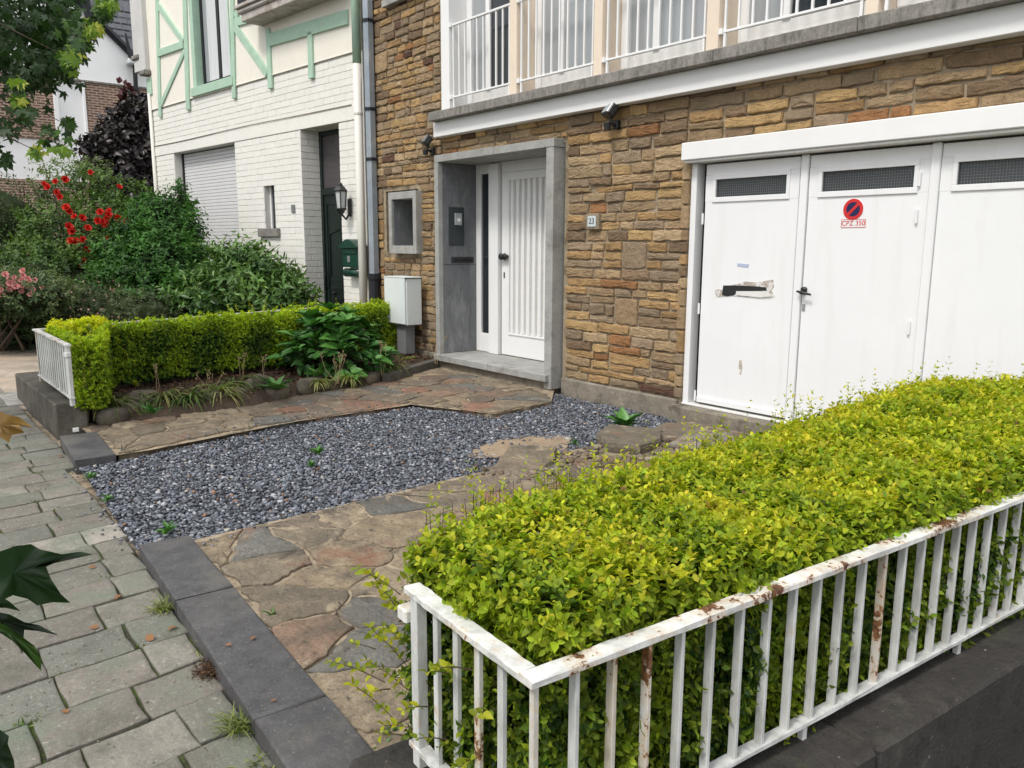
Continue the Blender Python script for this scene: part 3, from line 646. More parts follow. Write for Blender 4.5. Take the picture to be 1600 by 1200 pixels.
def stone_face(x0, x1, z0, z1, rnd):
    g = .0065; x0 += g * rnd.uniform(.6, 1.6); x1 -= g * rnd.uniform(.6, 1.6); z0 += g * rnd.uniform(.5, 1.5); z1 -= g * rnd.uniform(.5, 1.5)
    sk = rnd.uniform(-.007, .007); O = []
    nx = max(2, int((x1 - x0) / .045)); nz = max(1, int((z1 - z0) / .05))
    for k in range(nx): O.append((x0 + (x1 - x0) * k / nx, z0, sk))
    for k in range(nz): O.append((x1, z0 + (z1 - z0) * k / nz, sk))
    for k in range(nx): O.append((x1 - (x1 - x0) * k / nx, z1, sk))
    for k in range(nz): O.append((x0, z1 - (z1 - z0) * k / nz, sk))
    cx, cz = (x0 + x1) / 2, (z0 + z1) / 2; O2 = []
    for (a, b, s) in O:
        corner = (abs(a - x0) < 1e-6 or abs(a - x1) < 1e-6) and (abs(b - z0) < 1e-6 or abs(b - z1) < 1e-6)
        j = .0062; a2 = a + rnd.uniform(-j, j) + (cx - a) * (.0 if not corner else .05 * min(1, .1 / (x1 - x0))); b2 = b + rnd.uniform(-j, j) + s * (a - cx) / (x1 - x0) * 1.4 + ((cz - b) * .10 if corner else 0)
        O2.append((a2, b2))
    n = len(O2); pr = rnd.uniform(.014, .034); V = []; big = .3 if (z1 - z0) > .15 else 1
    tx, tz = rnd.uniform(-.05, .05), rnd.uniform(-.08, .08)
    for (dp, ins, jj) in ((-.03, 0, 0), (pr * .55, 0, .002), (pr * .95, .007, .003), (pr, .02, .0045)):
        for (a, b) in O2:
            aa = a + (cx - a) * min(1, 2 * ins / (x1 - x0)); bb = b + (cz - b) * min(.8, 2 * ins / (z1 - z0))
            V.append((aa, YF + .014 - dp - (tx * (aa - cx) + tz * (bb - cz)) * (1 if dp > 0 else 0) - rnd.uniform(-jj, jj) * big, bb))
    V.append((cx, YF + .014 - pr - rnd.uniform(-.002, .004) * big, cz)); Fc = []
    for r in range(3):
        for i in range(n): j2 = (i + 1) % n; Fc.append((r * n + i, r * n + j2, (r + 1) * n + j2, (r + 1) * n + i))
    for i in range(n): Fc.append((3 * n + i, 3 * n + (i + 1) % n, 4 * n))
    return V, Fc
def stone_tint(rnd, x, z):
    t = rnd.choices([s[0] for s in spal], sw)[0]; f = rnd.uniform(1.0, 1.5); return tuple(c * f for c in t)
def sdist(s):
    c = np.array([(s[0] + s[1]) / 2, YF, (s[2] + s[3]) / 2]); r = c - EYE; d = r @ F_; px = 800 + FPX * (r @ R2) / d; py = 600 - FPX * (r @ U2) / d
    vis = -40 < px < 1640 and -40 < py < 1240
    return -((s[1] - s[0]) * (s[3] - s[2]) / d ** 2) if vis else 1
stones.sort(key=sdist); rest = MB()
for i, s in enumerate(stones):
    V, Fc = stone_face(*s, rs); t = stone_tint(rs, s[0], s[2])
    if i < 300: add('stone', mkmesh('stone', V, Fc, MT['stone'], t), wall)
    else: rest.put(V, Fc, t)
if rest.V: rest.build('stone', MT['stone'], wall, stuff=True)
# corner stones seen end-on at the garage jamb
jm = MB(); z = .13
while z < 2.05:
    h = rs.choice([.1, .1, .15, .1, .2]); V, Fc = cbox((-4.47, YF - .012, z + .007), (-4.395 + rs.uniform(-.004, .004), YF + .16, z + h - .007), .008); jm.put(V, Fc, stone_tint(rs, 0, z)); z += h
jm.build('jamb_stones', MT['stone'], wall)
# plinth
box('plinth', (-9.75, YF - .035, -.1), (-8.03, YF + .03, .13), MT['plinth'], house, .01)
box('plinth', (-5.90, YF - .04, -.1), (-4.42, YF + .03, .125), MT['plinth'], house, .012)
# porch surround
PY, PB = 5.33, 5.90
pf = box('porch_frame', (-8.03, PY, .0), (-7.965, PB - .01, 2.455), MT['bluestone'], house, .004)
box('jamb', (-6.065, PY, .0), (-5.955, PB, 2.38), MT['concrete'], pf, .004); box('jamb', (-8.034, PY - .004, .02), (-7.955, PY + .06, 2.38), MT['concrete'], pf, .004)
box('lintel', (-8.032, PY - .003, 2.382), (-6.9, PB, 2.462), MT['concrete'], pf, .004); box('lintel', (-6.896, PY - .003, 2.382), (-5.95, PB, 2.462), MT['concrete'], pf, .004)
box('reveal_panel', (-7.964, PY + .06, 1.215), (-7.952, PB - .02, 2.378), MT['bluestone'], pf, .002); box('reveal_panel', (-7.964, PY + .06, .155), (-7.952, PB - .02, 1.207), MT['bluestone'], pf, .002)
box('door_step', (-8.02, PY - .05, .075), (-6.95, PB + .05, .15), MT['concrete'], house, .006); box('door_step', (-6.945, PY - .05, .075), (-5.99, PB + .05, .15), MT['concrete'], house, .006)
box('step_base', (-7.98, PY + .01, -.1), (-6.0, PB, .073), MT['plinth'], house, .006)
# door wall at PB: pixels -> x
def XB(px, py=430, y=PB - .03): return OY(px, py, y)[0]
dy = PB - .03
xs = dict(sl0=-7.95, g0=XB(751, 400), g1=XB(763, 400), p0=XB(768, 400), p1=XB(782, 400), d0=XB(784, 400), pn0=XB(795, 400))
sl = box('side_light', (xs['sl0'], dy, .155), (xs['g0'], dy + .05, 2.36), MT['white'], house, .004)
box('frame', (xs['g1'], dy + .001, .155), (xs['p0'] - .001, dy + .049, 2.36), MT['white'], sl, .004)
box('frame', (xs['g0'], dy + .001, .155), (xs['g1'], dy + .049, .38), MT['white'], sl, .004); box('frame', (xs['g0'], dy + .001, 2.27), (xs['g1'], dy + .049, 2.36), MT['white'], sl, .004)
box('pane', (xs['g0'], dy + .025, .38), (xs['g1'], dy + .035, 2.27), MT['glass'], sl, .001)
box('door_post', (xs['p0'], dy - .045, .152), (xs['p1'], dy + .05, 2.37), MT['white'], house, .006)
door = box('front_door', (xs['d0'], dy, .16), (xs['pn0'], dy + .045, 2.26), MT['white'], house, .005)
dxr = -6.30
box('bottom_rail', (xs['pn0'], dy + .001, .16), (dxr, dy + .044, .42), MT['white'], door, .004); box('top_rail', (xs['pn0'], dy + .001, 2.17), (dxr, dy + .044, 2.26), MT['white'], door, .004)
box('panel', (xs['pn0'], dy + .03, .42), (dxr, dy + .044, 2.17), MT['white_grub'], door, .001); box('stile', (dxr, dy, .16), (-6.1, dy + .045, 2.26), MT['white'], door, .004)
box('head_panel', (xs['d0'], dy + .002, 2.262), (-6.1, dy + .046, 2.361), MT['white'], house, .003)
box('ledge', (xs['pn0'], dy - .012, .405), (dxr, dy + .03, .425), MT['white'], door, .003)
slatme = None
for k in range(10):
    u0 = xs['pn0'] + .035 + k * .098
    if u0 > dxr - .06: break
    if slatme is None:
        slatme = mkmesh('door_slat', *cbox((0, 0, 0), (.045, .034, 1.742), .004), MT['white'])
    o = add('door_slat', slatme, door); o.location = (u0, dy - .004, .427)
box('transom', (-7.95, dy + .002, 2.362), (-6.066, dy + .05, 2.381), MT['white'], house, .002)
h = OY(785, 401, dy - .05); hm = MB()
for sx in (-.03, .035):
    tube(hm, [(h[0] + sx, dy, h[2]), (h[0] + sx, dy - .03, h[2])], .022, 12); tube(hm, [(h[0] + sx, dy - .03, h[2]), (h[0] + sx, dy - .045, h[2]), (h[0] + sx, dy - .06, h[2])], [.032, .042, .032], 14)
hm.build('door_knob', MT['black'], door, True)
q = OY(788, 430, dy); box('keyhole', (q[0] - .012, dy - .004, q[2] - .035), (q[0] + .012, dy + .001, q[2] + .035), MT['black'], door, .003)
# intercom on the left reveal
def XR(px, py): return OX(px, py, -7.95)
a = XR(701, 330); b = XR(725, 380)
ic = thing('intercom', 'dark intercom plate with a small grey doorbell on the grey porch reveal', 'intercom', (-7.95, (a[1] + b[1]) / 2, b[2]))
box('plate', (-7.953, a[1], b[2] - .03), (-7.943, b[1], a[2] + .05), mat('intercom_plate', (.035, .045, .047), .1, 5, .4, 0), ic, .002)
a2 = XR(709, 333); b2 = XR(720, 352); box('bell_box', (-7.944, a2[1], b2[2]), (-7.92, b2[1], a2[2]), MT['steel'], ic, .004)
cb_ = MB(); cc = XR(715, 344); tube(cb_, [(-7.92, cc[1], cc[2]), (-7.912, cc[1], cc[2])], .02, 14); cb_.build('bell_button', MT['signwhite'], ic)
a = XR(705, 403); b = XR(742, 409); ls = thing('letter_slot', 'narrow dark letter slot set in the grey porch reveal', 'letterbox', (-7.95, (a[1] + b[1]) / 2, b[2]))
box('flap', (-7.955, a[1], b[2] - .012), (-7.938, b[1] - .02, a[2] + .012), MT['black'], ls, .006); box('lip', (-7.94, a[1] + .03, b[2] + .008), (-7.93, b[1] - .05, a[2] - .008), MT['iron'], ls, .003)
# niche with concrete surround
ny = 5.35; a = OY(606, 300, ny); b = OY(640, 397, ny)
nx0, nx1, nz0, nz1 = OY(607, 340, ny)[0], OY(650, 350, ny)[0], OY(612, 396, ny)[2], OY(608, 301, ny)[2]
nf = box('niche_frame', (nx0, ny, nz0), (nx0 + .075, 5.75, nz1), MT['concrete'], house, .004)
box('jamb', (nx1 - .075, ny, nz0), (nx1, 5.75, nz1), MT['concrete'], nf, .004); box('head', (nx0 + .076, ny + .001, nz1 - .09), (nx1 - .076, 5.75, nz1 - .001), MT['concrete'], nf, .003)
box('sill', (nx0 + .076, ny - .001, nz0), (nx1 - .076, 5.75, nz0 + .10), MT['concrete'], nf, .003); box('back', (nx0 + .06, 5.74, nz0 + .02), (nx1 - .06, 5.8, nz1 - .02), MT['bluestone'], nf, .003); box('shade_lining', (nx0 + .0755, ny + .03, nz0 + .101), (nx0 + .082, 5.739, nz1 - .091), MT['bluestone'], nf, .001)  # dark back and added left lining put the recess's shade into the colour
# garage
GY = 5.50
gz0, gz1 = .12, 2.12
lint = box('garage_lintel', (-4.42, YF - .09, 2.135), (2.2, YF + .05, 2.275), MT['white'], house, .006)
box('lintel_soffit', (-4.40, YF - .07, 2.115), (2.2, YF + .15, 2.134), MT['white_grub'], house, .002)
gf = box('garage_frame', (-4.392, GY - .03, .03), (-4.335, GY + .08, 2.113), MT['white_gar'], house, .005)
def GX(px, py=400): return OY(px, py, GY)[0]
gl = [(GX(1098), GX(1242)), (GX(1257), GX(1443)), (GX(1458), GX(1700)), (GX(1715), GX(1715) + 1.05)]
winz = (OY(1230, 300, GY)[2], OY(1230, 275, GY)[2])
gdoors = []
for i, (u0, u1) in enumerate(gl):
    wz0, wz1 = 1.835, 1.975
    dm = MB()
    for lo, hi in (((u0, GY, gz0), (u1, GY + .04, wz0 - .035)), ((u0, GY, wz1 + .035), (u1, GY + .04, 2.10))): V, Fc = cbox(lo, hi, .004); dm.put(V, Fc)
    for lo, hi in (((u0, GY, wz0 - .035), (u0 + .09, GY + .04, wz1 + .035)), ((u1 - .09, GY, wz0 - .035), (u1, GY + .04, wz1 + .035))): V, Fc = cbox(lo, hi, .0005); dm.put(V, Fc)
    gd = dm.build('garage_door', MT['white_gar'], house); gdoors.append(gd)
    fm = MB(); e = .03
    for lo, hi in (((u0 + .075, GY - .012, wz0 - .04), (u1 - .075, GY + .01, wz0)), ((u0 + .075, GY - .012, wz1), (u1 - .075, GY + .01, wz1 + .04)), ((u0 + .075, GY - .011, wz0), (u0 + .105, GY + .01, wz1)), ((u1 - .105, GY - .011, wz0), (u1 - .075, GY + .01, wz1))):
        V, Fc = cbox(lo, hi, .003); fm.put(V, Fc)
    fm.build('window_frame', MT['white_gar'], gd); box('window_pane', (u0 + .09, GY + .02, wz0), (u1 - .09, GY + .03, wz1), MT['wire_glass'], gd, .001)
    wm = MB(); a0, a1 = u0 + .105, u1 - .105; st = .0185; kk = 0
    while a0 + kk * st < a1: V, Fc = cbox((a0 + kk * st, GY + .0135, wz0), (a0 + kk * st + .0022, GY + .0165, wz1), .0003); wm.put(V, Fc); kk += 1
    kk = 0
    while wz0 + kk * st < wz1: V, Fc = cbox((a0, GY + .011, wz0 + kk * st), (a1, GY + .0135, wz0 + kk * st + .0022), .0003); wm.put(V, Fc); kk += 1
    wm.build('wire_mesh', MT['cab_dark'], gd, stuff=True)
    box('kick_rail', (u0 + .01, GY - .018, gz0 + .005), (u1 - .01, GY + .001, gz0 + .05), MT['white_gar'], gd, .004)
for (px, nx_) in ((1250, 0), (1450, 1), (1707, 2)):
    u = GX(px); box('astragal', (u - .03, GY - .02, .105), (u + .03, GY + .035, 2.108), MT['white_gar'], house, .007)
def hinge(px, py, gd):
    q = OY(px, py, GY - .01); m_ = MB(); tube(m_, [(q[0], GY - .012, q[2] - .045), (q[0], GY - .012, q[2] + .045)], .009, 8); m_.build('hinge', MT['white_gar'], gd)
for px, py in ((1098, 342), (1092, 482), (1086, 618)): hinge(px, py, gdoors[0])
for px, py in ((1437, 280), (1432, 338), (1420, 512)): hinge(px, py, gdoors[1])
q = OY(1253, 457, GY - .03); hm = MB()
tube(hm, [(q[0], GY, q[2]), (q[0], GY - .05, q[2])], [.02, .012], 12); tube(hm, [(q[0] - .03, GY - .052, q[2] + .008), (q[0] + .02, GY - .052, q[2]), (q[0] + .085, GY - .05, q[2] - .012)], [.008, .011, .007], 8)
tube(hm, [(q[0] + .005, GY - .002, q[2] + .02), (q[0] + .005, GY - .02, q[2] + .02)], .022, 12)
hm.build('door_handle', MT['black'], gdoors[1], True); box('key_plate', (q[0] - .008, GY - .006, q[2] - .14), (q[0] + .018, GY, q[2] - .085), MT['steel'], gdoors[1], .003)
# broken letter slot on the first leaf
def gp(px, py, off): return OY(px, py, GY - off)
def flatpoly(name, pxs, off, m, parent, jag=0.0, tint=None):
    P = [gp(px, py, off) for px, py in pxs]; 
    V = [p for p in P] + [p + np.array([0, .003, 0]) for p in P]; n = len(P)
    me = mkmesh(name, V, [tuple(range(n))] + [(i, i + n, (i + 1) % n + n, (i + 1) % n) for i in range(n)], m, tint); return add(name, me, parent)
wood = mat('bare_plywood', (.50, .44, .37), .35, 25, .9, .6, 60, dirt=[((.14, .08, .05), 22, .56, .66), ((.74, .73, .71), 12, .50, .56)], stretch=(1, 1, 3))
flatpoly('bare_wood', [(1117, 455), (1121, 452), (1128, 453), (1132, 447), (1146, 445), (1163, 440), (1184, 441), (1208, 437), (1209, 448), (1205, 455), (1211, 463), (1202, 467), (1190, 465), (1160, 464), (1138, 462), (1128, 464), (1119, 464)], .003, wood, gdoors[0])
flatpoly('mail_slot', [(1130, 446), (1150, 446), (1176, 447), (1197, 449), (1198, 454), (1170, 455), (1152, 456), (1147, 461), (1136, 463), (1128, 461)], .006, MT['black'], gdoors[0])
flatpoly('slot_flap', [(1150, 455), (1198, 455), (1205, 463), (1188, 465), (1150, 461)], .010, MT['white_grub'], gdoors[0])
flatpoly('paint_chip', [(1155, 563), (1158, 562), (1160, 572), (1158, 585), (1155, 584), (1154, 575)], .003, wood, gdoors[0])
flatpoly('small_sticker', [(1152, 411), (1170, 413), (1169, 418), (1152, 416)], .003, mat('faint_ink', (.45, .5, .66), .2, 60, .6, 0), gdoors[0])
# threshold
box('garage_threshold', (-4.45, YF - .10, -.08), (-2.8, YF + .12, .085), MT['plinth'], house, .01); box('garage_threshold', (-2.79, YF - .10, -.08), (2.2, YF + .12, .085), MT['plinth'], house, .01)
box('threshold_sill', (-4.39, GY - .045, .087), (.19, GY + .06, .104), MT['white_grub'], house, .003)
# no-parking sign
c = OY(1333, 327, GY - .004); c2 = OY(1333, 349, GY - .004)
ns = thing('no_parking_sticker', 'round red no parking sticker with the number CPZ 350 on the garage door', 'sign', (c[0], GY, c2[2]))
def disc(name, c, r, y0, y1, m, parent, seg=40, r0=0):
    m_ = MB()
    if r0:
        V = []; Fc = []
        for k in range(seg):
            q = 2 * pi * k / seg
            for rr, yy in ((r, y0), (r0, y0), (r, y1), (r0, y1)): V.append((c[0] + cos(q) * rr, yy, c[2] + sin(q) * rr))
        for k in range(seg):
            a = k * 4; b = ((k + 1) % seg) * 4; Fc += [(a, b, b + 1, a + 1), (a, a + 2, b + 2, b), (a + 1, b + 1, b + 3, a + 3)]
        m_.put(V, Fc)
    else: tube(m_, [(c[0], y1, c[2]), (c[0], y0, c[2])], r, seg)
    return m_.build(name, m, parent)
disc('disc', c, .074, GY - .002, GY, MT['signwhite'], ns); disc('field', c, .052, GY - .0035, GY - .002, MT['navy'], ns); disc('ring', c, .073, GY - .005, GY - .0021, MT['red'], ns, r0=.05)
m_ = MB(); V = []
for s, t in ((-1, -1), (1, -1), (1, 1), (-1, 1)): V.append((c[0] + (s * .052 * cos(pi / 4) - t * .010 * sin(pi / 4)), GY - .0055, c[2] + (s * .052 * sin(pi / 4) + t * .010 * cos(pi / 4))))
V += [(v[0], GY - .0036, v[2]) for v in V]; m_.put(V, [(0, 1, 2, 3)] + [(i, i + 4, (i + 1) % 4 + 4, (i + 1) % 4) for i in range(4)]); m_.build('slash', MT['red'], ns)
box('number_plate', (c2[0] - .093, GY - .002, c2[2] - .032), (c2[0] + .093, GY, c2[2] + .032), MT['signwhite'], ns, .0005)
bd = MB()
for lo, hi in (((c2[0] - .09, GY - .0035, c2[2] - .029), (c2[0] + .09, GY - .002, c2[2] - .026)), ((c2[0] - .09, GY - .0035, c2[2] + .026), (c2[0] + .09, GY - .002, c2[2] + .029)), ((c2[0] - .09, GY - .0036, c2[2] - .026), (c2[0] - .087, GY - .002, c2[2] + .026)), ((c2[0] + .087, GY - .0036, c2[2] - .026), (c2[0] + .09, GY - .002, c2[2] + .026))):
    V, Fc = cbox(lo, hi, .0002); bd.put(V, Fc)
bd.build('plate_border', MT['red'], ns); text_mesh('lettering', 'CPZ 350', .048, MT['red'], (c2[0], GY - .003, c2[2]), (1, 0, 0), (0, 0, 1), ns)
# house number
c = OY(925, 346, YF - .045)
hn = thing('house_number', 'small white tile reading 23 beside the porch', 'sign', (c[0], YF, c[2]))
box('backing', (c[0] - .085, YF - .045, c[2] - .075), (c[0] + .085, YF, c[2] + .075), MT['stone'], hn, .006); hn.children[0].data.attributes.new('tint', 'FLOAT_COLOR', 'POINT').data.foreach_set('color', np.tile([.38, .31, .22, 1], len(hn.children[0].data.vertices)).astype(np.float32))
box('tile', (c[0] - .055, YF - .052, c[2] - .05), (c[0] + .055, YF - .0455, c[2] + .05), mat('enamel_tile', (.55, .60, .60), .03, 5, .3, 0, fine=False), hn, .003)
text_mesh('lettering', '23', .075, MT['ink'], (c[0], YF - .0535, c[2]), (1, 0, 0), (0, 0, 1), hn)
# floodlights
def flood(px, py, label, yaw):
    p = OY(px, py, YF - .12); t = thing('floodlight', label, 'lamp', (p[0], YF, p[2]), 'floodlights on the stone wall')
    q = radians(yaw); pt = radians(-35)
    def tr(v):
        x_, y_, z_ = v; y2, z2 = y_ * cos(pt) - z_ * sin(pt), y_ * sin(pt) + z_ * cos(pt); return (p[0] + x_ * cos(q) - y2 * sin(q), p[1] + x_ * sin(q) + y2 * cos(q), p[2] + .02 + z2)
    V, Fc = cbox((-.075, -.03, -.055), (.075, .04, .055), .01); add('housing', mkmesh('housing', [tr(v) for v in V], Fc, MT['black']), t)
    V, Fc = cbox((-.062, -.034, -.043), (.062, -.029, .043), .002); add('lens', mkmesh('lens', [tr(v) for v in V], Fc, mat('lamp_glass', (.28, .32, .32), .1, 20, .15, 0, spec=.8)), t)
    m_ = MB()
    for k in range(5): V, Fc = cbox((-.07, .041, -.05 + k * .022), (.07, .055, -.044 + k * .022), .001); m_.put([tr(v) for v in V], Fc)
    m_.build('cooling_fins', MT['black'], t)
    b_ = MB(); tube(b_, [(p[0], p[1] + .02, p[2] - .03), (p[0], p[1] + .02, p[2] - .085), (p[0], p[1] + .05, p[2] - .10), (p[0], YF, p[2] - .095)], .016, 8)
    V, Fc = cbox((p[0] - .03, YF - .05, p[2] - .13), (p[0] + .03, YF + .01, p[2] - .06), .006); b_.put(V, Fc); tube(b_, [(p[0] - .02, p[1] - .0, p[2] - .085), (p[0] - .02, p[1] - .0, p[2] - .145)], [.035, .028], 12)
    b_.build('sensor_bracket', MT['black'], t)
flood(666, 222, 'small black floodlight left of the porch', -20); flood(952, 176, 'black floodlight under the balcony between porch and garage', -20)
# slab, fascia, upper storey
a = OY(668, 180, 5.22)
SY = 5.24; FY = 5.33
sl_x0 = OY(669, 185, SY)[0]; sz0, sz1 = OY(800, 173, SY)[2], OY(800, 152, SY)[2]

sz0 = OY(1060, 111 + 0, SY)[2]; sz1 = OY(1060, 93, SY)[2]; print('slab r', sz0, sz1)
zf0, zf1 = OY(676, 215, FY)[2], OY(676, 192, FY)[2]; print('fascia', zf0, zf1, OY(676, 215, FY)[0])
SZ0, SZ1 = 2.83, 2.925
xcuts = [sl_x0, -6.75, -5.45, -4.05, -2.9, -1.6, -.3, 1.2, 2.5]
for i in range(8): box('balcony_slab', (xcuts[i], SY, SZ0), (xcuts[i + 1] - .004, 6.3, SZ1), MT['slab_edge'], house, .006)
box('fascia', (OY(677, 205, FY)[0], FY, 2.665), (2.5, 5.44, SZ0 - .002), MT['white'], house, .004)
UY = 5.36
box('corner_post', (OY(689, 100, UY)[0], UY, SZ1), (OY(700, 100, UY)[0] + .02, 6.3, 5.5), MT['white'], house, .004)
posts = [(796, 807), (928, 941), (1104, 1123), (1352, 1372)]
pxs_ = []
for k, (p0, p1) in enumerate(posts):
    pyy = [30, 30, 30, 8][k]; x0 = OY(p0, pyy, UY)[0]; x1 = OY(p1, pyy, UY)[0]; pxs_.append((x0, x1)); print('post', x0, x1)
    box('window_post', (x0, UY, SZ1), (x1, 5.62, 5.5), MT['cream'], house, .004)
pxs_.append((-1.77, -1.66)); pxs_.append((-.5, -.39)); pxs_.append((.77, .88))
for x0, x1 in pxs_[4:]: box('window_post', (x0, UY, SZ1), (x1, 5.62, 5.5), MT['cream'], house, .004)
bays = [(OY(700, 100, UY)[0] + .02, pxs_[0][0])] + [(pxs_[i][1], pxs_[i + 1][0]) for i in range(6)]
WY = 5.60
for bi, (x0, x1) in enumerate(bays):
    wf = box('upper_window', (x0 + .002, WY, SZ1 + .001), (x1 - .002, WY + .06, SZ1 + .10), MT['white'], house, .004)
    box('panel', (x0 + .002, WY + .02, SZ1 + .10), (x1 - .002, WY + .05, SZ1 + .20), MT['white_grub'], wf, .003); box('stile', (x0 + .002, WY + .001, SZ1 + .10), (x0 + .10, WY + .06, 5.5), MT['white'], wf, .004)
    box('stile', (x1 - .09, WY + .001, SZ1 + .10), (x1 - .002, WY + .06, 5.5), MT['white'], wf, .004); xm = x0 + (x1 - x0) * .36
    box('mullion', (xm - .035, WY + .002, SZ1 + .20), (xm + .035, WY + .058, 5.5), MT['white'], wf, .004)
    box('pane', (x0 + .10, WY + .03, SZ1 + .20), (xm - .035, WY + .035, 5.5), MT['glass_mid'], wf, .001)
    box('pane', (xm + .035, WY + .03, SZ1 + .20), (x1 - .09, WY + .035, 5.5), MT['glass_mid'] if bi not in (0, 3) else MT['glass'], wf, .001)
    rl = MB(); ry = UY + .02
    ztop, zbot = SZ1 + 1.0 - .1, SZ1 + .14
    V, Fc = cbox((x0 - .0, ry, ztop), (x1 + .0, ry + .03, ztop + .022), .002); rl.put(V, Fc); ro = rl.build('window_railing', MT['white'], house); box('lower_rail', (x0, ry, zbot), (x1, ry + .028, zbot + .018), MT['white'], ro, .002)
    box('upright', (x0 + .03, ry + .004, SZ1), (x0 + .052, ry + .026, zbot - .001), MT['white'], ro, .002); box('upright', (x1 - .052, ry + .004, SZ1), (x1 - .03, ry + .026, zbot - .001), MT['white'], ro, .002); nb = 10; me = None
    for k in range(nb):
        if me is None: me = mkmesh('baluster', *cbox((-.009, 0, 0), (.009, .018, ztop - zbot - .018), .002), MT['white'])
        o = add('baluster', me, ro); o.location = (x0 + .04 + (x1 - x0 - .08) * k / (nb - 1), ry + .006, zbot + .018)
    for zz_ in (ztop, zbot): box('bracket', (x0 - .001, ry - .02, zz_ - .012), (x0 + .035, ry + .04, zz_ + .03), MT['white'], ro, .003)
box('upper_lintel', (-8.04, UY, 5.5), (2.5, 6.3, 5.6), MT['white'], house, .005)
# window sill fragment at the top of the left strip
q0 = OY(598, 10, YF - .06); q1 = OY(640, 4, YF - .06)
box('upper_sill', (q0[0], YF - .08, q0[2] - .02), (-8.2, YF + .02, q0[2] + .06), MT['concrete'], house, .005)

# ================================================================== pipes & boxes between the houses
zp = thing('downpipe', 'faceted grey zinc downpipe with dark cast iron foot against the stone wall', 'downpipe', (-9.76, 5.36, 0))
pc = OY(566, 20, 5.38); pcx = OY(585, 430, 5.38)[0]; print('pipe', pc, pcx)
m_ = MB(); tube(m_, [(pcx, 5.38, 1.04), (pcx, 5.38, 6)], .072, 6); m_.build('pipe', MT['zinc'], zp)
for py in (33, 172, 250):
    z_ = OY(575, py, 5.38)[2]; m_ = MB(); tube(m_, [(pcx, 5.38, z_ - .02), (pcx, 5.38, z_ + .02)], .084, 6); V, Fc = cbox((pcx - .015, 5.37, z_ - .015), (pcx + .015, 5.47, z_ + .015), .002); m_.put(V, Fc); m_.build('bracket', MT['iron'], zp)
m_ = MB(); tube(m_, [(pcx, 5.38, .0), (pcx, 5.38, .98), (pcx, 5.38, .985), (pcx, 5.38, 1.06)], [.078, .078, .095, .095], 12); m_.build('foot_pipe', MT['iron'], zp)
wp = thing('downpipe', 'slim cream downpipe on the white brick house, painted mint green above', 'downpipe', (-10.05, 5.36, 0))
wx = OY(567, 430, 5.36)[0]; zg = OY(556, 100, 5.36)[2]
m_ = MB(); tube(m_, [(wx, 5.36, .0), (wx, 5.36, zg)], .055, 14); m_.build('pipe', MT['pvc'], wp, True); m_ = MB(); tube(m_, [(wx, 5.36, zg), (wx, 5.36, 6)], .057, 14); m_.build('painted_pipe', MT['green_beam'], wp, True)
m_ = MB(); z_ = OY(570, 175, 5.36)[2]; tube(m_, [(wx, 5.36, z_ - .012), (wx, 5.36, z_ + .012)], .062, 14); m_.build('bracket', MT['pvc'], wp)
# utility cabinet
cz0 = OY(628, 508, 5.12)[2]; cz1 = OY(633, 436, 5.12)[2]; cx0 = OY(603, 470, 5.12)[0]; cx1 = OY(634, 470, 5.12)[0]; print('cab', cz0, cz1, cx0, cx1)
cabt = thing('utility_cabinet', 'pale grey electricity cabinet on a dark grey post at the stone wall', 'cabinet', ((cx0 + cx1) / 2, 5.25, .08))
box('body', (cx0, 5.13, cz0), (cx1, 5.35, cz1), MT['cab'], cabt, .008); box('door', (cx0 - .012, 5.105, cz0 + .012), (cx1 - .006, 5.128, cz1 + .01), MT['cab'], cabt, .006); box('roof', (cx0 - .01, 5.10, cz1 + .011), (cx1 + .01, 5.36, cz1 + .022), MT['cab'], cabt, .004)
xm_ = (cx0 + cx1) / 2 + .03; box('pedestal', (xm_ - .10, 5.17, .10), (xm_ + .10, 5.31, cz0), MT['cab_dark'], cabt, .006); box('foot', (xm_ - .08, 5.19, -.0), (xm_ + .08, 5.29, .10), MT['iron'], cabt, .004)


# ================================================================== WHITE HOUSE
FW = Frame((-9.93, 5.47, 0), 186, (sin(radians(6)), -cos(radians(6)), 0))
wh = thing('white_house', 'white painted brick house with mint green half timbering, roller shutter and dark green door', 'house', (-13, 5.2, 0))
H = FW.hit
UL = H(255, 440)[0]; print('UL', UL)
zt = (H(240, 170)[1] + H(547, 85)[1]) / 2; zb1 = (H(245, 227)[1] + H(550, 165)[1]) / 2; zb0 = (H(250, 241)[1] + H(530, 195)[1]) / 2

sh0, sh1 = H(370, 300)[0], H(275, 300)[0]             # shutter (u small = right)
nw0, nw1, nwz0, nwz1 = H(429, 320)[0], H(413, 320)[0], H(421, 357)[1], H(421, 288)[1]
dr0, dr1 = H(532, 300)[0], H(472, 300)[0]

wi0, wi1 = H(361, 60)[0], H(300, 60)[0]; wiz = (H(310, 135)[1] + H(360, 118)[1]) / 2; print('win', wi0, wi1, wiz)
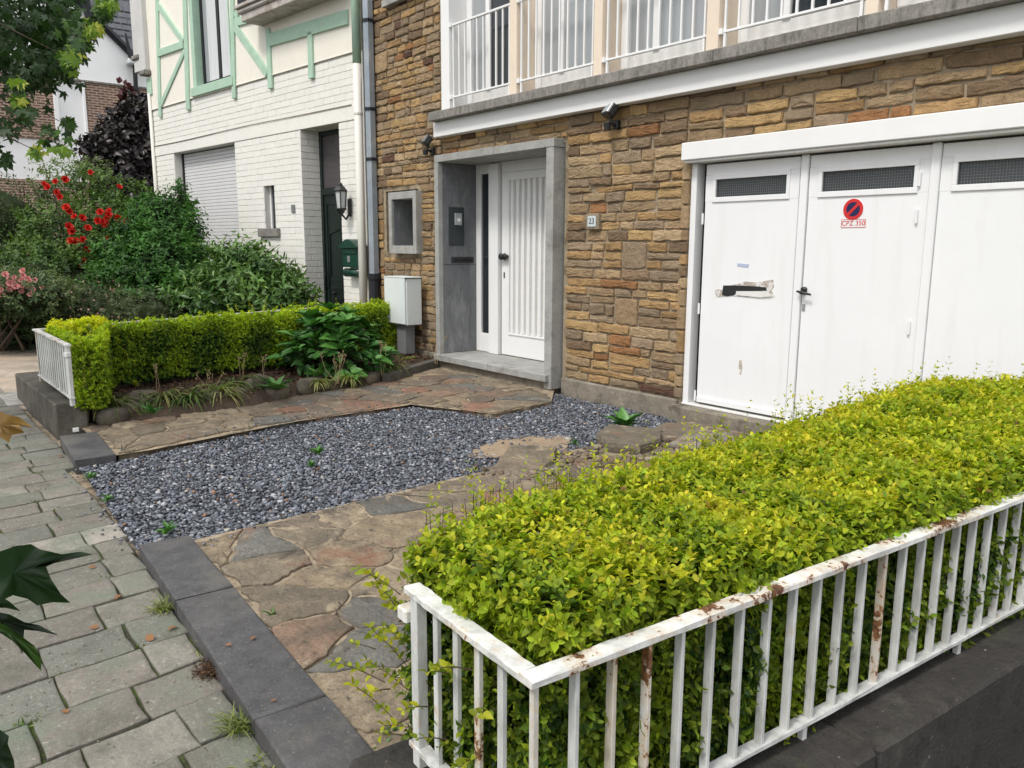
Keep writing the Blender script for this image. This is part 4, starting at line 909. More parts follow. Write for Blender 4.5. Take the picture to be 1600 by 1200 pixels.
# backing
wb = MB()
def fw(lo, hi, bv=.002): FW.mb(wb, lo, hi, bv)
ZT = 7.2; DI = -.012
for (u0, u1, z0, z1) in ((-.0, dr0, -.1, zb0), (dr1, nw0, -.1, zb0), (nw0, nw1, -.1, nwz0), (nw0, nw1, nwz1, zb0), (nw1, sh0, -.1, zb0), (sh0, sh1, -.1, .7), (sh1, UL, -.1, zb0), (0, wi0, zb0, ZT), (wi1, UL, zb0, ZT), (wi0, wi1, zb0, wiz), (wi0, wi1, 6.2, ZT)):
    fw((u0, -.30, z0), (u1, DI, z1))
fw((0, -8, -.1), (.02, -.31, ZT)); fw((UL - .02, -8, -.1), (UL, -.31, ZT)); fw((.021, -8, -.1), (UL - .021, -7.9, ZT)); fw((0, -8, ZT), (UL, DI, ZT + .05))
wwall = wb.build('wall', MT['wmortar'], wh)
# painted bricks
BH, BW = .094, .27
blocks = [(dr0, dr1, -1, zb0), (nw0, nw1, nwz0, nwz1), (sh0, sh1, .7, zb0), (-1, 20, zb0, zb1), (-1, .16, -1, 9)]
bricks = []; z = .0; row = 0
rb = random.Random(8)
while z < zt - .03:
    u = (.0 if row % 2 else -.135) + rb.uniform(-.008, .008)
    while u < UL:
        segs = [(max(u, 0), min(u + BW, UL))]
        for (a, b, c, d) in blocks:
            if z + BH * .5 > c and z + BH * .5 < d:
                ns_ = []
                for (s, e) in segs:
                    if e <= a or s >= b: ns_.append((s, e))
                    else:
                        if s < a: ns_.append((s, a))
                        if e > b: ns_.append((b, e))
                segs = ns_
        for (s, e) in segs:
            if e - s > .03: bricks.append((s, e, z, min(z + BH, zt)))
        u += BW
    z += BH; row += 1
bricks.sort(key=lambda b: b[0]); restb = MB(); bm0 = None
sel = [b for b in bricks if b[2] > .75]; low = [b for b in bricks if b[2] <= .75]
for i, (s, e, z0, z1) in enumerate(sel + low):
    g = .003
    if i < 300:
        if bm0 is None:
            V, Fc = cbox((0, 0, 0), (1, 1, 1), .07); bm0 = mkmesh('brick', V, [f[::-1] for f in Fc] if np.cross(FW.u, FW.d)[2] < 0 else Fc, MT['wbrick'])
        o = bpy.data.objects.new('brick', bm0); COL.objects.link(o); o.parent = wwall
        o.matrix_parent_inverse = wmat(wwall).inverted()
        sx, sy, sz_ = e - s - .5 * g, .015 + rb.uniform(-.0015, .002), z1 - z0 - 2 * g
        Rm = Matrix(((FW.u[0], FW.d[0], 0, 0), (FW.u[1], FW.d[1], 0, 0), (0, 0, 1, 0), (0, 0, 0, 1)))
        p = FW.w(s + g * .25, -.02, z0 + g + rb.uniform(-.001, .001)); o.matrix_basis = Matrix.Translation(tuple(p)) @ Rm @ Matrix.Diagonal((sx, sy, sz_, 1))
    else: FW.mb(restb, (s + g * .25, -.02, z0 + g), (e - g * .25, -.005 + rb.uniform(-.0015, .002), z1 - g), .004)
restb.build('brick', MT['wbrick'], wwall, stuff=True)
FW.box('band_beam', (.15, -.02, zb0 + .004), (UL, .004, zb1), MT['wbrick'], wh, .004)
# reveals of the door recess (bricks on the left reveal)
rev = MB(); z = 0.35; r = 0
RD = -.37
while z < zb0 - .02:
    seg = [0.0, -.12 if r % 2 else -.235, RD]
    for a_, b_ in zip(seg[:-1], seg[1:]): FW.mb(rev, (dr1 - .014 + .002, b_ + .004, z + .004), (dr1 + .02, a_ - .004 if a_ < 0 else a_, min(z + BH, zb0) - .004), .003)
    z += BH; r += 1
FW.mb(rev, (dr1 - .0, RD, 0), (dr1 + .25, -.301, zb0), .001)
rev.build('reveal_bricks', MT['wbrick'], wwall, stuff=True)
FW.box('reveal_base', (dr1 - .018, RD, 0), (dr1 + .18, .014, .36), MT['bluestone'], wh, .006)
FW.box('recess_ceiling', (dr0 - .2, RD - .1, zb0 + .001), (dr1 + .2, -.301, zb0 + .05), MT['stucco'], wh, .002)
FW.box('reveal', (dr0 - .1, RD - .1, 0), (dr0 - .003, -.301, zb0), MT['stucco'], wh, .002)
dfr = FW.box('door_frame', (dr1 - .06, RD, .0), (dr1 - .001, RD + .06, zb0 - .002), MT['dgreen'], wh, .004)
FW.box('transom_bar', (dr0, RD + .001, 2.18), (dr1 - .062, RD + .07, 2.28), MT['dgreen'], dfr, .004); FW.box('head', (dr0, RD + .001, zb0 - .07), (dr1 - .062, RD + .06, zb0 - .003), MT['dgreen'], dfr, .004)
FW.box('pane', (dr0, RD + .02, 2.281), (dr1 - .062, RD + .03, zb0 - .071), glass('transom_glass', (.07, .06, .065), .08), dfr, .001)
gdr = FW.box('entrance_door', (dr0, RD + .005, .05), (dr1 - .063, RD + .04, 2.178), MT['dgreen'], wh, .004)
def ring(name, pts, wd, d0, d1, m, parent, fr=FW):
    m_ = MB()
    for i in range(len(pts) - 1):
        a, b = np.array(pts[i]), np.array(pts[i + 1]); t = (b - a) / np.linalg.norm(b - a); nn = np.array([-t[1], t[0]]) * wd / 2; a = a - t * wd * .5; b = b + t * wd * .5
        V = [fr.w(*q) for q in ((a + nn)[0:1].tolist() + [d0] + (a + nn)[1:2].tolist(), (b + nn)[0:1].tolist() + [d0] + (b + nn)[1:2].tolist(), (b - nn)[0:1].tolist() + [d0] + (b - nn)[1:2].tolist(), (a - nn)[0:1].tolist() + [d0] + (a - nn)[1:2].tolist())]
        V += [v + fr.d * (d1 - d0) for v in V]
        m_.put(V, [(0, 1, 2, 3), (7, 6, 5, 4), (0, 4, 5, 1), (1, 5, 6, 2), (2, 6, 7, 3), (3, 7, 4, 0)])
    return m_.build(name, m, parent)
pu0, pu1 = dr0 + .0, dr1 - .2
ring('panel_moulding', [(pu1, .98), (pu1, 1.60)] + [(pu1 + (pu0 - pu1) * t, 1.60 + .13 * sin(pi * t * .5)) for t in (.3, .6, 1)], .022, RD + .035, RD + .06, MT['dgreen'], gdr)
for zz_ in (.9, .78, .62): ring('panel_moulding', [(pu1, zz_), (pu0, zz_)], .022, RD + .035, RD + .058, MT['dgreen'], gdr)
ring('panel_moulding', [(dr1 - .14, .2), (dr1 - .14, 2.05), (dr0, 2.05)], .03, RD + .035, RD + .055, MT['dgreen'], gdr)
m_ = MB(); tube(m_, [FW.w(dr1 - .10, RD + .04, 1.02), FW.w(dr1 - .10, RD + .09, 1.0), FW.w(dr1 - .10, RD + .09, .78), FW.w(dr1 - .10, RD + .04, .76)], .01, 8); m_.build('door_handle', MT['iron'], gdr, True)
m_ = MB(); p = FW.w(pu1 - .10, RD + .04, .70); tube(m_, [p, p + FW.d * .03, p + FW.d * .05], [.012, .03, .02], 10); m_.build('door_knob', MT['iron'], gdr, True)
# roller shutter
SD = -.18
shz1 = zb0; shu = FW.box('roller_shutter', (sh0, SD - .05, shz1 - .05), (sh1, SD - .02, shz1), MT['iron'], wh, .002)
smesh = None; z = .72; k = 0
while z < shz1 - .06:
    V, Fc = cbox((sh0 + .03, SD - .012, z), (sh1 - .03, SD, z + .054), .009)
    if smesh is None: smesh = mkmesh('slat', FW.pts(V), [f[::-1] for f in Fc] if np.cross(FW.u, FW.d)[2] < 0 else Fc, MT['shutter'])
    o = add('slat', smesh, shu); o.location = (0, 0, z - .72); z += .058
FW.box('guide_rail', (sh1 - .03, SD - .03, .7), (sh1, SD + .03, shz1), MT['iron'], shu, .003); FW.box('guide_rail', (sh0, SD - .03, .7), (sh0 + .03, SD + .03, shz1), MT['shutter'], shu, .003)
# narrow window
nw = FW.box('narrow_window', (nw0, -.16, nwz0), (nw1, -.13, nwz1), MT['dgreen'], wh, .002); FW.box('pane', (nw0 + .015, -.129, nwz0 + .03), (nw1 - .02, -.124, nwz1 - .03), MT['glass'], nw, .001)
FW.box('frame', (nw1 - .045, -.128, nwz0), (nw1 - .0, -.10, nwz1), MT['white'], nw, .002)
FW.box('sill', (H(438, 365)[0], -.13, nwz0 - .13), (H(407, 365)[0], .05, nwz0 - .0), MT['slab_edge'], nw, .006)
# timbered upper floor
UT = UL
for (u0, u1, z0, z1) in ((0, wi0, zt + .003, ZT), (wi1, UT, zt + .003, ZT), (wi0 - .0, wi1, zt + .003, wiz - .12)): FW.box('stucco_panel', (u0 + .001, -.012, z0), (u1 - .001, .008, z1), MT['stucco'], wh, .003)
FW.box('drip_strip', (.15, .0, zt - .004), (UT, .018, zt + .012), MT['stucco'], wh, .003)
def beam(p0, p1, wd=.115, d1=.034, ends=None):
    a, b = np.array(H(*p0)), np.array(H(*p1)); t = (b - a) / np.linalg.norm(b - a); nn = np.array([-t[1], t[0]]) * wd / 2
    d1 = d1 + beam.k * .0021; beam.k = (beam.k + 1) % 7
    V, Fc = cbox((0, .003, -wd / 2), (np.linalg.norm(b - a), d1, wd / 2), .006)
    V = [FW.w(*(a[0] + v[0] * t[0] - v[2] * t[1], v[1], a[1] + v[0] * t[1] + v[2] * t[0])) for v in V]
    # orientation test
    P = [V[i] for i in Fc[0]]; c = np.mean(V, 0); nn2 = np.cross(P[1] - P[0], P[2] - P[0])
    if nn2 @ (np.mean(P, 0) - c) < 0: Fc = [f[::-1] for f in Fc]
    add('timber_beam', mkmesh('timber_beam', V, Fc, MT['green_beam']), wh)
beam.k = 0
beam((246, -40), (252, 183), .12)            # corner post of the timbering
beam((289, -60), (296, 172), .15)           # left of window
beam((364, -60), (368, 154), .115)           # right of window
beam((421, 45), (425, 139), .115)
beam((487, 50), (489, 123), .12)
beam((249, 8), (289, 66), .12); beam((249, 84), (289, 70), .13)
beam((253, 165), (290, 80), .10)
beam((398, -45), (370, 28), .12); beam((369, 36), (405, 26), .13); beam((369, 42), (420, 116), .13)
beam((424, 63), (546, 27), .19)
# window
FW.box('window_casing', (wi1 - .13, -.16, wiz - .02), (wi1 - .002, .03, 6.2), MT['green_beam'], wh, .004); FW.box('window_casing', (wi0 + .001, -.16, wiz - .02), (wi0 + .03, .028, 6.2), MT['green_beam'], wh, .004)
FW.box('window_sill', (wi0 - .06, -.16, wiz - .17), (wi1 + .06, .055, wiz - .021), MT['green_beam'], wh, .006)
wn = FW.box('window', (wi0 + .031, -.15, wiz - .018), (wi1 - .131, -.10, wiz + .06), MT['iron'], wh, .003)
wm_ = (wi0 + wi1) / 2 - .06
for a, b in ((wi0 + .031, wi0 + .09), (wm_ - .045, wm_ + .045), (wi1 - .20, wi1 - .131)): FW.box('frame', (a, -.149, wiz + .06), (b, -.101, 6.2), MT['iron'], wn, .003)
for a, b in ((wi0 + .09, wm_ - .045), (wm_ + .045, wi1 - .2)):
    FW.box('pane', (a, -.13, wiz + .06), (b, -.125, 6.2), MT['glass_mid'], wn, .001)
cu = MB(); n_ = 60
for a, b in ((wi0 + .11, wm_ - .06), (wm_ + .06, wi1 - .36)):
    V = []; 
    for k in range(41):
        u = a + (b - a) * k / 40; d = -.121 + .006 * sin(k * 1.9) + .003 * sin(k * 4.1); V += [FW.w(u, d, wiz + .065), FW.w(u, d, 6.19)]
    cu.put(V, [(2 * k, 2 * k + 1, 2 * k + 3, 2 * k + 2) for k in range(40)])
cu.build('curtain', MT['curtain'], wn, True)
# bay window bottom
bu0, bu1 = .2, H(405, 40)[0] ; bz = H(425, 45, .55)[1]
bay = FW.box('bay_window', (.2, .0, 4.72), (bu1 - .1, .34, 4.83), MT['brownpaint'], wh, .01); print('bay', bu1, bz)
FW.box('moulding', (.18, .0, 4.831), (bu1 - .03, .38, 4.90), MT['brownpaint'], bay, .02); FW.box('moulding', (.16, .0, 4.901), (bu1, .41, 4.95), MT['brownpaint'], bay, .008)
FW.box('casing', (.2, .02, 4.951), (bu1 - .05, .37, 5.05), MT['iron'], bay, .006); FW.box('pane', (.22, .03, 5.051), (bu1 - .12, .34, 6.5), MT['glass'], bay, .002)
for u in (.2, .75, 1.35, bu1 - .16): FW.box('stile', (u, .04, 5.052), (u + .07, .375, 6.5), mat('brown_stile', (.08, .035, .02), .2, 8, .5, .1) if u < bu1 - .3 else MT['brownpaint'], bay, .004)
# corner cornice box, downspout, cable
cbx = FW.box('cornice_box', (UL - .12, -.3, H(228, 112)[1]), (UL + .42, .10, 7.2), mat('aged_white_board', (.58, .57, .55), .08, 3, .7, .1, dirt=[((.4, .39, .36), 4, .55, .75, (6, 6, .6))]), wh, .008)
FW.box('cornice_foot', (UL - .16, -.32, H(228, 112)[1] - .10), (UL + .12, .14, H(228, 112)[1] - .002), MT['slab_edge'], cbx, .02); FW.box('cornice_foot', (UL + .15, -.32, H(210, 98)[1] - .02), (UL + .46, .14, H(210, 98)[1] + .07), MT['slab_edge'], cbx, .02)
m_ = MB(); tube(m_, [FW.w(UL - .04, .03, 0), FW.w(UL - .04, .03, zt + .30)], .035, 10); sp_ = m_.build('corner_pipe', MT['pvc'], wh, True)
FW.box('corner_board', (UL - .005, -.3, 0), (UL + .06, .02, zt + .45), MT['pvc'], wh, .004)
FW.box('green_cap', (UL - .16, -.1, zt + .28), (UL + .05, .035, H(228, 116)[1] - .1), MT['green_beam'], wh, .004)
m_ = MB(); pts = []
for k in range(40):
    t = k / 39; px = 240 + (550 - 240) * t; py = 229 + (164 - 229) * t + 1.2 * sin(t * pi * 3) * (1 - t) - 1.0 * sin(t * pi * .9); u, z = H(px, py); pts.append(FW.w(u, .012, z))
tube(m_, pts, .008, 5); m_.build('cable', mat('cable_grey', (.33, .29, .26), .2, 20, .8, .1), wh)
u, z = H(458.5, 326); FW.box('wall_plate', (u - .05, .0, z - .06), (u + .05, .012, z + .06), MT['cab_dark'], wh, .003)
# lantern
u, z = H(547, 313); p = FW.w(u, .15, z); ln = thing('wall_lantern', 'black lantern with frosted panes beside the dark green door', 'lamp', tuple(FW.w(u, 0, z)))
def lathe(mb, c, prof, seg=6, ph=.5):
    V = [];
    for r, zz in prof:
        for k in range(seg): q = 2 * pi * (k + ph) / seg; V.append((c[0] + cos(q) * r, c[1] + sin(q) * r, c[2] + zz))
    Fc = [(i * seg + k, i * seg + (k + 1) % seg, (i + 1) * seg + (k + 1) % seg, (i + 1) * seg + k) for i in range(len(prof) - 1) for k in range(seg)]
    mb.put(V, Fc + [tuple(range(seg))[::-1], tuple(range((len(prof) - 1) * seg, len(prof) * seg))])
m_ = MB(); lathe(m_, p, [(.10, .11), (.105, .125), (.06, .18), (.035, .19), (.035, .21), (.012, .235)]); m_.build('roof', MT['black'], ln)
m_ = MB(); lathe(m_, p, [(.065, -.11), (.085, .11)]); m_.build('panes', mat('frosted_pane', (.5, .52, .52), .1, 10, .3, 0), ln)
m_ = MB()
for k in range(6): q = 2 * pi * (k + .5) / 6; tube(m_, [(p[0] + cos(q) * .067, p[1] + sin(q) * .067, p[2] - .11), (p[0] + cos(q) * .09, p[1] + sin(q) * .09, p[2] + .115)], .009, 5)
lathe(m_, p, [(.02, -.20), (.05, -.17), (.055, -.15), (.085, -.125), (.08, -.11)]); m_.build('cage', MT['black'], ln)
m_ = MB(); q = FW.w(u, 0, z); tube(m_, [(p[0], p[1], p[2] - .19), tuple((np.array(p) + q) / 2 - [0, 0, .26]), tuple(q - [0, 0, .16])], .016, 8); V, Fc = cbox((-.04, 0, -.22), (.04, .02, .02), .005); m_.put([FW.w(u + v[0], v[1], z + v[2]) for v in V], Fc); m_.build('bracket', MT['black'], ln)
# mailbox
u0, z0 = H(560, 418, .1); u1, z1 = H(538, 385, .12); u0 = u1 - .38
mbx = thing('mailbox', 'dark green metal mailbox with a newspaper tube on the white brick pier', 'mailbox', tuple(FW.w((u0 + u1) / 2, 0, z0)))
FW.box('body', (u0, .02, z0), (u1, .16, z1), MT['box_green'], mbx, .01)
m_ = MB(); us = np.linspace(u0 - .02, u1 + .02, 9); V = []
for d in (.01, .20):
    for k, uu in enumerate(us): V.append(FW.w(uu, d, z1 + .10 * sin(pi * k / 8)))
    V.append(FW.w(us[-1], d, z1 - .02)); V.append(FW.w(us[0], d, z1 - .02))
n_ = 11; m_.put(V, [tuple(range(n_)), tuple(range(n_, 2 * n_))[::-1]] + [(k, (k + 1) % n_, (k + 1) % n_ + n_, k + n_) for k in range(n_)]); m_.build('lid', MT['box_green'], mbx)
FW.box('flap', (u0 + .03, .161, z1 - .10), (u1 - .03, .175, z1 - .03), MT['box_green'], mbx, .004); m_ = MB(); c = FW.w((u0 + u1) / 2 + .05, .17, z0 + .12)
FW.mb(m_, ((u0 + u1) / 2 + .0, .161, z0 + .07), ((u0 + u1) / 2 + .06, .168, z0 + .15), .003); m_.build('emblem', MT['steel'], mbx)
m_ = MB(); FW.mb(m_, ((u0 + u1) / 2 + .02, .161, z1 - .145), ((u0 + u1) / 2 + .04, .17, z1 - .125), .002); m_.build('lock', MT['steel'], mbx)
m_ = MB(); tube(m_, [FW.w(u0 - .02, .08, z0 - .075), FW.w(u1 + .03, .08, z0 - .075)], .062, 16); m_.build('newspaper_tube', MT['box_green'], mbx, True)
FW.box('mount', (u0 + .1, .0, z0 - .03), (u1 - .1, .1, z0 + .001), MT['steel'], mbx, .003)

# ================================================================== GABLE HOUSE FAR LEFT
GXp = -25.0
gh = thing('gable_house', 'large white gable house with brown brick panels and slate roof beyond the garden', 'house', (GXp, 3, 0))
def gq(px, py): q = OX(px, py, GXp); return q[1], q[2]
yl, yr = -14.0, 10.5
zA = (gq(83, 122)[1] + gq(228, 142)[1]) / 2; zB = gq(137, 223)[1]; zC = gq(60, 281)[1]; print('gable z', zA, zB, zC, gq(0, 112), gq(0, 220))
yv, zv = gq(207, 92); y2, z2 = gq(130, 15); sl_ = (z2 - zv) / (y2 - yv); print('verge', yv, zv, sl_)
zap = zv + sl_ * (-2.2 - yv); m_ = MB()
poly = [(yl, -.6), (yr, -.6), (yr, zv), (yv, zv), (-2.2, zap), (yl, zv + 1)]
V = [(GXp, y, z) for y, z in poly] + [(GXp - .35, y, z) for y, z in poly]; n_ = len(poly); m_.put(V, [tuple(range(n_)), tuple(range(n_, 2 * n_))[::-1]] + [(i, i + n_, (i + 1) % n_ + n_, (i + 1) % n_) for i in range(n_)]); m_.build('wall', MT['gable_white'], gh)
yp1 = gq(86, 180)[0]; yp2 = gq(132, 180)[0]
for lo, hi in (((yl, zB), (yp1, zA)), ((yp2, zB), (yr, zA)), ((yl, -.5), (yr, zC))): box('brick_panel', (GXp - .1, lo[0], lo[1]), (GXp + .05, hi[0], hi[1]), MT['farbrick'], gh, .01)
for yy, wd in ((yp1 + .0, .10), (yp2, .05)): box('trim', (GXp + .0, yy - .02, zB), (GXp + .08, yy + wd, zA + .05), MT['gable_white'], gh, .01)
box('ledge', (GXp, yl, zA + .001), (GXp + .09, yr, zA + .06), MT['slab_edge'], gh, .01)
# slate roof plane behind the gable, rising away
sr = MB(); rz0 = zv - .1; rows = 26; 
roof = MB(); V, Fc = cbox((0, 0, 0), (1, 1, 1), .001)
def rp_(y, s, up=0): return (GXp - .45 - s * .62 - up * .0 + up * .785, y, rz0 + s * .785 + up * .62)
roof.put([rp_(yy_, ss_, uu_) for (yy_, ss_, uu_) in [(-6 if v[0] == 0 else (-6 if v[0] < .5 else 14), (0 if v[1] < .5 else 9.5), (-.2 if v[2] < .5 else 0)) for v in V]], Fc)
rfo = roof.build('roof', MT['slate'], gh)
tl = None; cnt = 0
for r in range(34):
    s0 = r * .27
    for c in range(36):
        y0 = -1.5 + c * .40 + (.2 if r % 2 else 0)
        ce = np.array(rp_(y0, s0)); rr = ce - EYE; d = rr @ F_; px = 800 + FPX * (rr @ R2) / d; py = 600 - FPX * (rr @ U2) / d
        if not (90 < px < 260 and -40 < py < 110) or cnt >= 290: continue
        if tl is None:
            V, Fc = cbox((.006, 0, .0), (.394, .36, .02), .004); Vt = [(-v[1] * .62 + v[2] * .785, v[0], v[1] * .785 + v[2] * .62) for v in V]; tl = mkmesh('slate', Vt, [f[::-1] for f in Fc], MT['slate'])
        o = add('slate', tl, rfo); p_ = rp_(y0, s0, .012 + .012); o.location = p_; cnt += 1

m_ = MB(); tube(m_, [(GXp + .05, yv + .15, zv - .05), (GXp + .05, -2.2, zap + .02)], .10, 6); m_.build('verge_board', MT['iron'], gh)
a = OX(133, 0, GXp + .3); b = OX(143, 38, GXp + .3); m_ = MB(); tube(m_, [a + (a - b) * .6, b], .12, 6); m_.build('roof_flashing', MT['iron'], gh)
m_ = MB(); a = OX(210, 92, GXp + .2); tube(m_, [a, OX(213, 150, GXp + .2), OX(214, 300, GXp + .2)], .06, 8); m_.build('rain_pipe', MT['iron'], gh)
m_ = MB(); tube(m_, [OX(196, 52, GXp + .3), OX(202, 80, GXp + .3), OX(207, 92, GXp + .3)], [.02, .06, .1], 6); m_.build('roof_spike', MT['iron'], gh)
box('gutter', (GXp + .0, yv - .2, zv - .2), (GXp + .35, yv + .6, zv - .05), MT['cab'], gh, .03)
# plain rear infill of the plot beyond: garden wall linking to the house
gw = thing('garden_wall', 'weathered brick boundary wall below the white gable', 'wall', (-24, 0, 0))
box('wall', (-24.2, -14, -.2), (-24.0, 12, .6), MT['farbrick'], gw, .01)

# ================================================================== RAILINGS AND LOW WALLS
def railing(cx, cy, ang_main, len_main, len_ret, ztop, zbot, zfoot, nmain, nret, label, sgn=1, rusty=(), name='railing', ang_ret=None):
    """corner at (cx,cy): main run along +y-ish, return along -x-ish*sgn"""
    t = thing(name, label, 'railing', (cx, cy, zfoot))
    um = np.array([cos(radians(ang_main)), sin(radians(ang_main))]); ur = np.array([-um[1], um[0]]) * sgn if ang_ret is None else np.array([cos(radians(ang_ret)), sin(radians(ang_ret))])
    def along(u, s, off=0):
        nn = np.array([-u[1], u[0]]); return np.array([cx, cy]) + u * s + nn * off
    def flat(name, u, s0, s1, wd, z0, z1, m, bev=.003, seg=24, rough=.0012):
        nn = np.array([-u[1], u[0]]); V = []; Fc = []; r = np.random.default_rng(int(abs(s1) * 1000) + int(z0 * 100))
        for k in range(seg + 1):
            s = s0 + (s1 - s0) * k / seg
            for (o, z) in ((-wd / 2, z0), (-wd / 2, z1 - bev), (-wd / 2 + bev, z1), (wd / 2 - bev, z1), (wd / 2, z1 - bev), (wd / 2, z0)):
                j = r.uniform(-rough, rough, 2); p = np.array([cx, cy]) + u * s + nn * (o + j[0]); V.append((p[0], p[1], z + j[1]))
        for k in range(seg):
            for i in range(6): j = (i + 1) % 6; Fc.append((k * 6 + i, k * 6 + j, (k + 1) * 6 + j, (k + 1) * 6 + i))
        Fc.append(tuple(range(6))[::-1]); Fc.append(tuple(range(seg * 6, seg * 6 + 6)))
        if (nn[0] * u[1] - nn[1] * u[0]) < 0: pass
        me = mkmesh(name, V, Fc, m); import bmesh; bm = bmesh.new(); bm.from_mesh(me); bmesh.ops.recalc_face_normals(bm, faces=bm.faces); bm.to_mesh(me); bm.free()
        return add(name, me, t)
    flat('top_rail', um, -.022, len_main, .044, ztop - .016, ztop, MT['rail'], .003, 60, .0014); flat('top_rail', ur, .0225, len_ret, .044, ztop - .017, ztop - .0005, MT['rail'], .003, 24, .0014)
    flat('bottom_rail', um, -.015, len_main, .034, zbot - .012, zbot, MT['bar'], .002, 40); flat('bottom_rail', ur, .0175, len_ret, .034, zbot - .0125, zbot - .0004, MT['bar'], .002)
    meshes = {}
    def bar(p, wx, wy, z0, z1, m, nm='baluster'):
        key = (wx, wy, z0, z1, m.name)
        if key not in meshes: meshes[key] = mkmesh(nm, *cbox((-wx / 2, -wy / 2, z0), (wx / 2, wy / 2, z1), .0015), m)
        o = add(nm, meshes[key], t); o.matrix_basis = Matrix.Translation((p[0], p[1], 0)) @ Matrix.Rotation(radians(ang_main - 90), 4, 'Z'); return o
    for k in range(1, nmain):
        p = along(um, len_main * k / nmain if False else k * .0985); bar(p, .023, .011, zbot - .001, ztop - .014, MT['barrust'] if k in rusty else MT['bar'])
    for k in range(1, nret):
        p = along(ur, .02 + k * (len_ret - .05) / nret); bar(p, .020, .012, zbot - .001, ztop - .014, MT['barrust'] if -k in rusty else MT['bar'])
    bar(along(um, 0), .014, .014, zfoot, ztop - .014, MT['barrust'], 'post'); bar(along(ur, len_ret - .03), .032, .028, zfoot, ztop - .014, MT['bar'], 'post')
    k = 9
    while k < nmain: bar(along(um, k * .0985 - .02), .018, .018, zfoot - .01, zbot - .01, MT['bar'], 'foot'); k += 8
    p = along(ur, len_ret + .0); V, Fc = cbox((-.045, -.02, ztop - .10), (.0, .02, ztop - .065), .004)
    o = add('lug', mkmesh('lug', V, Fc, MT['rail']), t); o.matrix_basis = Matrix.Translation((p[0], p[1], 0)) @ Matrix.Rotation(radians(ang_main - 90), 4, 'Z'); 
    return t
RC = OZ(835, 1053, .65); RE = OZ(1600, 770, .65); angR = degrees(math.atan2(RE[1] - RC[1], RE[0] - RC[0])); RT = OZ(645, 912, .65); lret = hypot(RT[0] - RC[0], RT[1] - RC[1]); print('rail', RC, angR, lret)
rr = railing(RC[0], RC[1], angR, 4.35, lret, .65, .245, .19, 44, 5, 'peeling white railing with rusty corner around the near hedge', 1, (2, 3, -3 + 1, 12))
# dark wall under the railing
um = np.array([cos(radians(angR)), sin(radians(angR))]); nn = np.array([-um[1], um[0]])
dw = thing('low_wall', 'dark weathered stone wall under the near white railing', 'wall', (RC[0], RC[1], -.6))
def wall_piece(s0, s1, o0, o1, z0, z1, m, parent, name='coping_stone', bv=.012):
    V, Fc = cbox((s0, o0, z0), (s1, o1, z1), bv); V = [(RC[0] + um[0] * v[0] + nn[0] * v[1], RC[1] + um[1] * v[0] + nn[1] * v[1], v[2]) for v in V]; return add(name, mkmesh(name, V, Fc, m), parent)
so = (OZ(1600, 1030, .19)[:2] - RC[:2]) @ nn; s_j = (OZ(1291, 1125, .19)[:2] - RC[:2]) @ um; print('wall out', so, 'joint', s_j)
wall_piece(-.14, s_j - .003, so, .12, -.6, .19, MT['darkwall'], dw); wall_piece(s_j + .003, s_j + 1.9, so, .12, -.6, .188, MT['darkwall'], dw); wall_piece(s_j + 1.906, 4.45, so, .12, -.6, .19, MT['darkwall'], dw)
V, Fc = cbox((.12, -.14, -.2), (lret + .10, .10, .188), .015)
add('coping_stone', mkmesh('coping_stone', [(RC[0] + nn[0] * v[0] + um[0] * v[1], RC[1] + nn[1] * v[0] + um[1] * v[1], v[2]) for v in V], [f[::-1] for f in Fc], MT['darkwall']), dw)
# left block wall and railing (seen end-on)
lw = thing('block_wall', 'small mossy concrete block wall beside the far kerb slab', 'wall', (-7.4, 1.2, -.1))
box('block', (-7.95, 1.08, -.12), (-7.02, 1.31, .205), MT['block'], lw, .012); box('block', (-9.0, 1.075, -.12), (-7.956, 1.30, .20), MT['block'], lw, .012)
q = OX(173, 628, -7.0); box('paint_blob', (-7.018, 1.19, -.035), (-7.005, 1.235, .0), MT['white'], lw, .004)
rl_ = railing(-8.28, 1.185, 105.5, 4.15, 1.42, .685, .27, .20, 41, 15, 'white railing seen end-on against the clipped far hedge', 1, ang_ret=0)

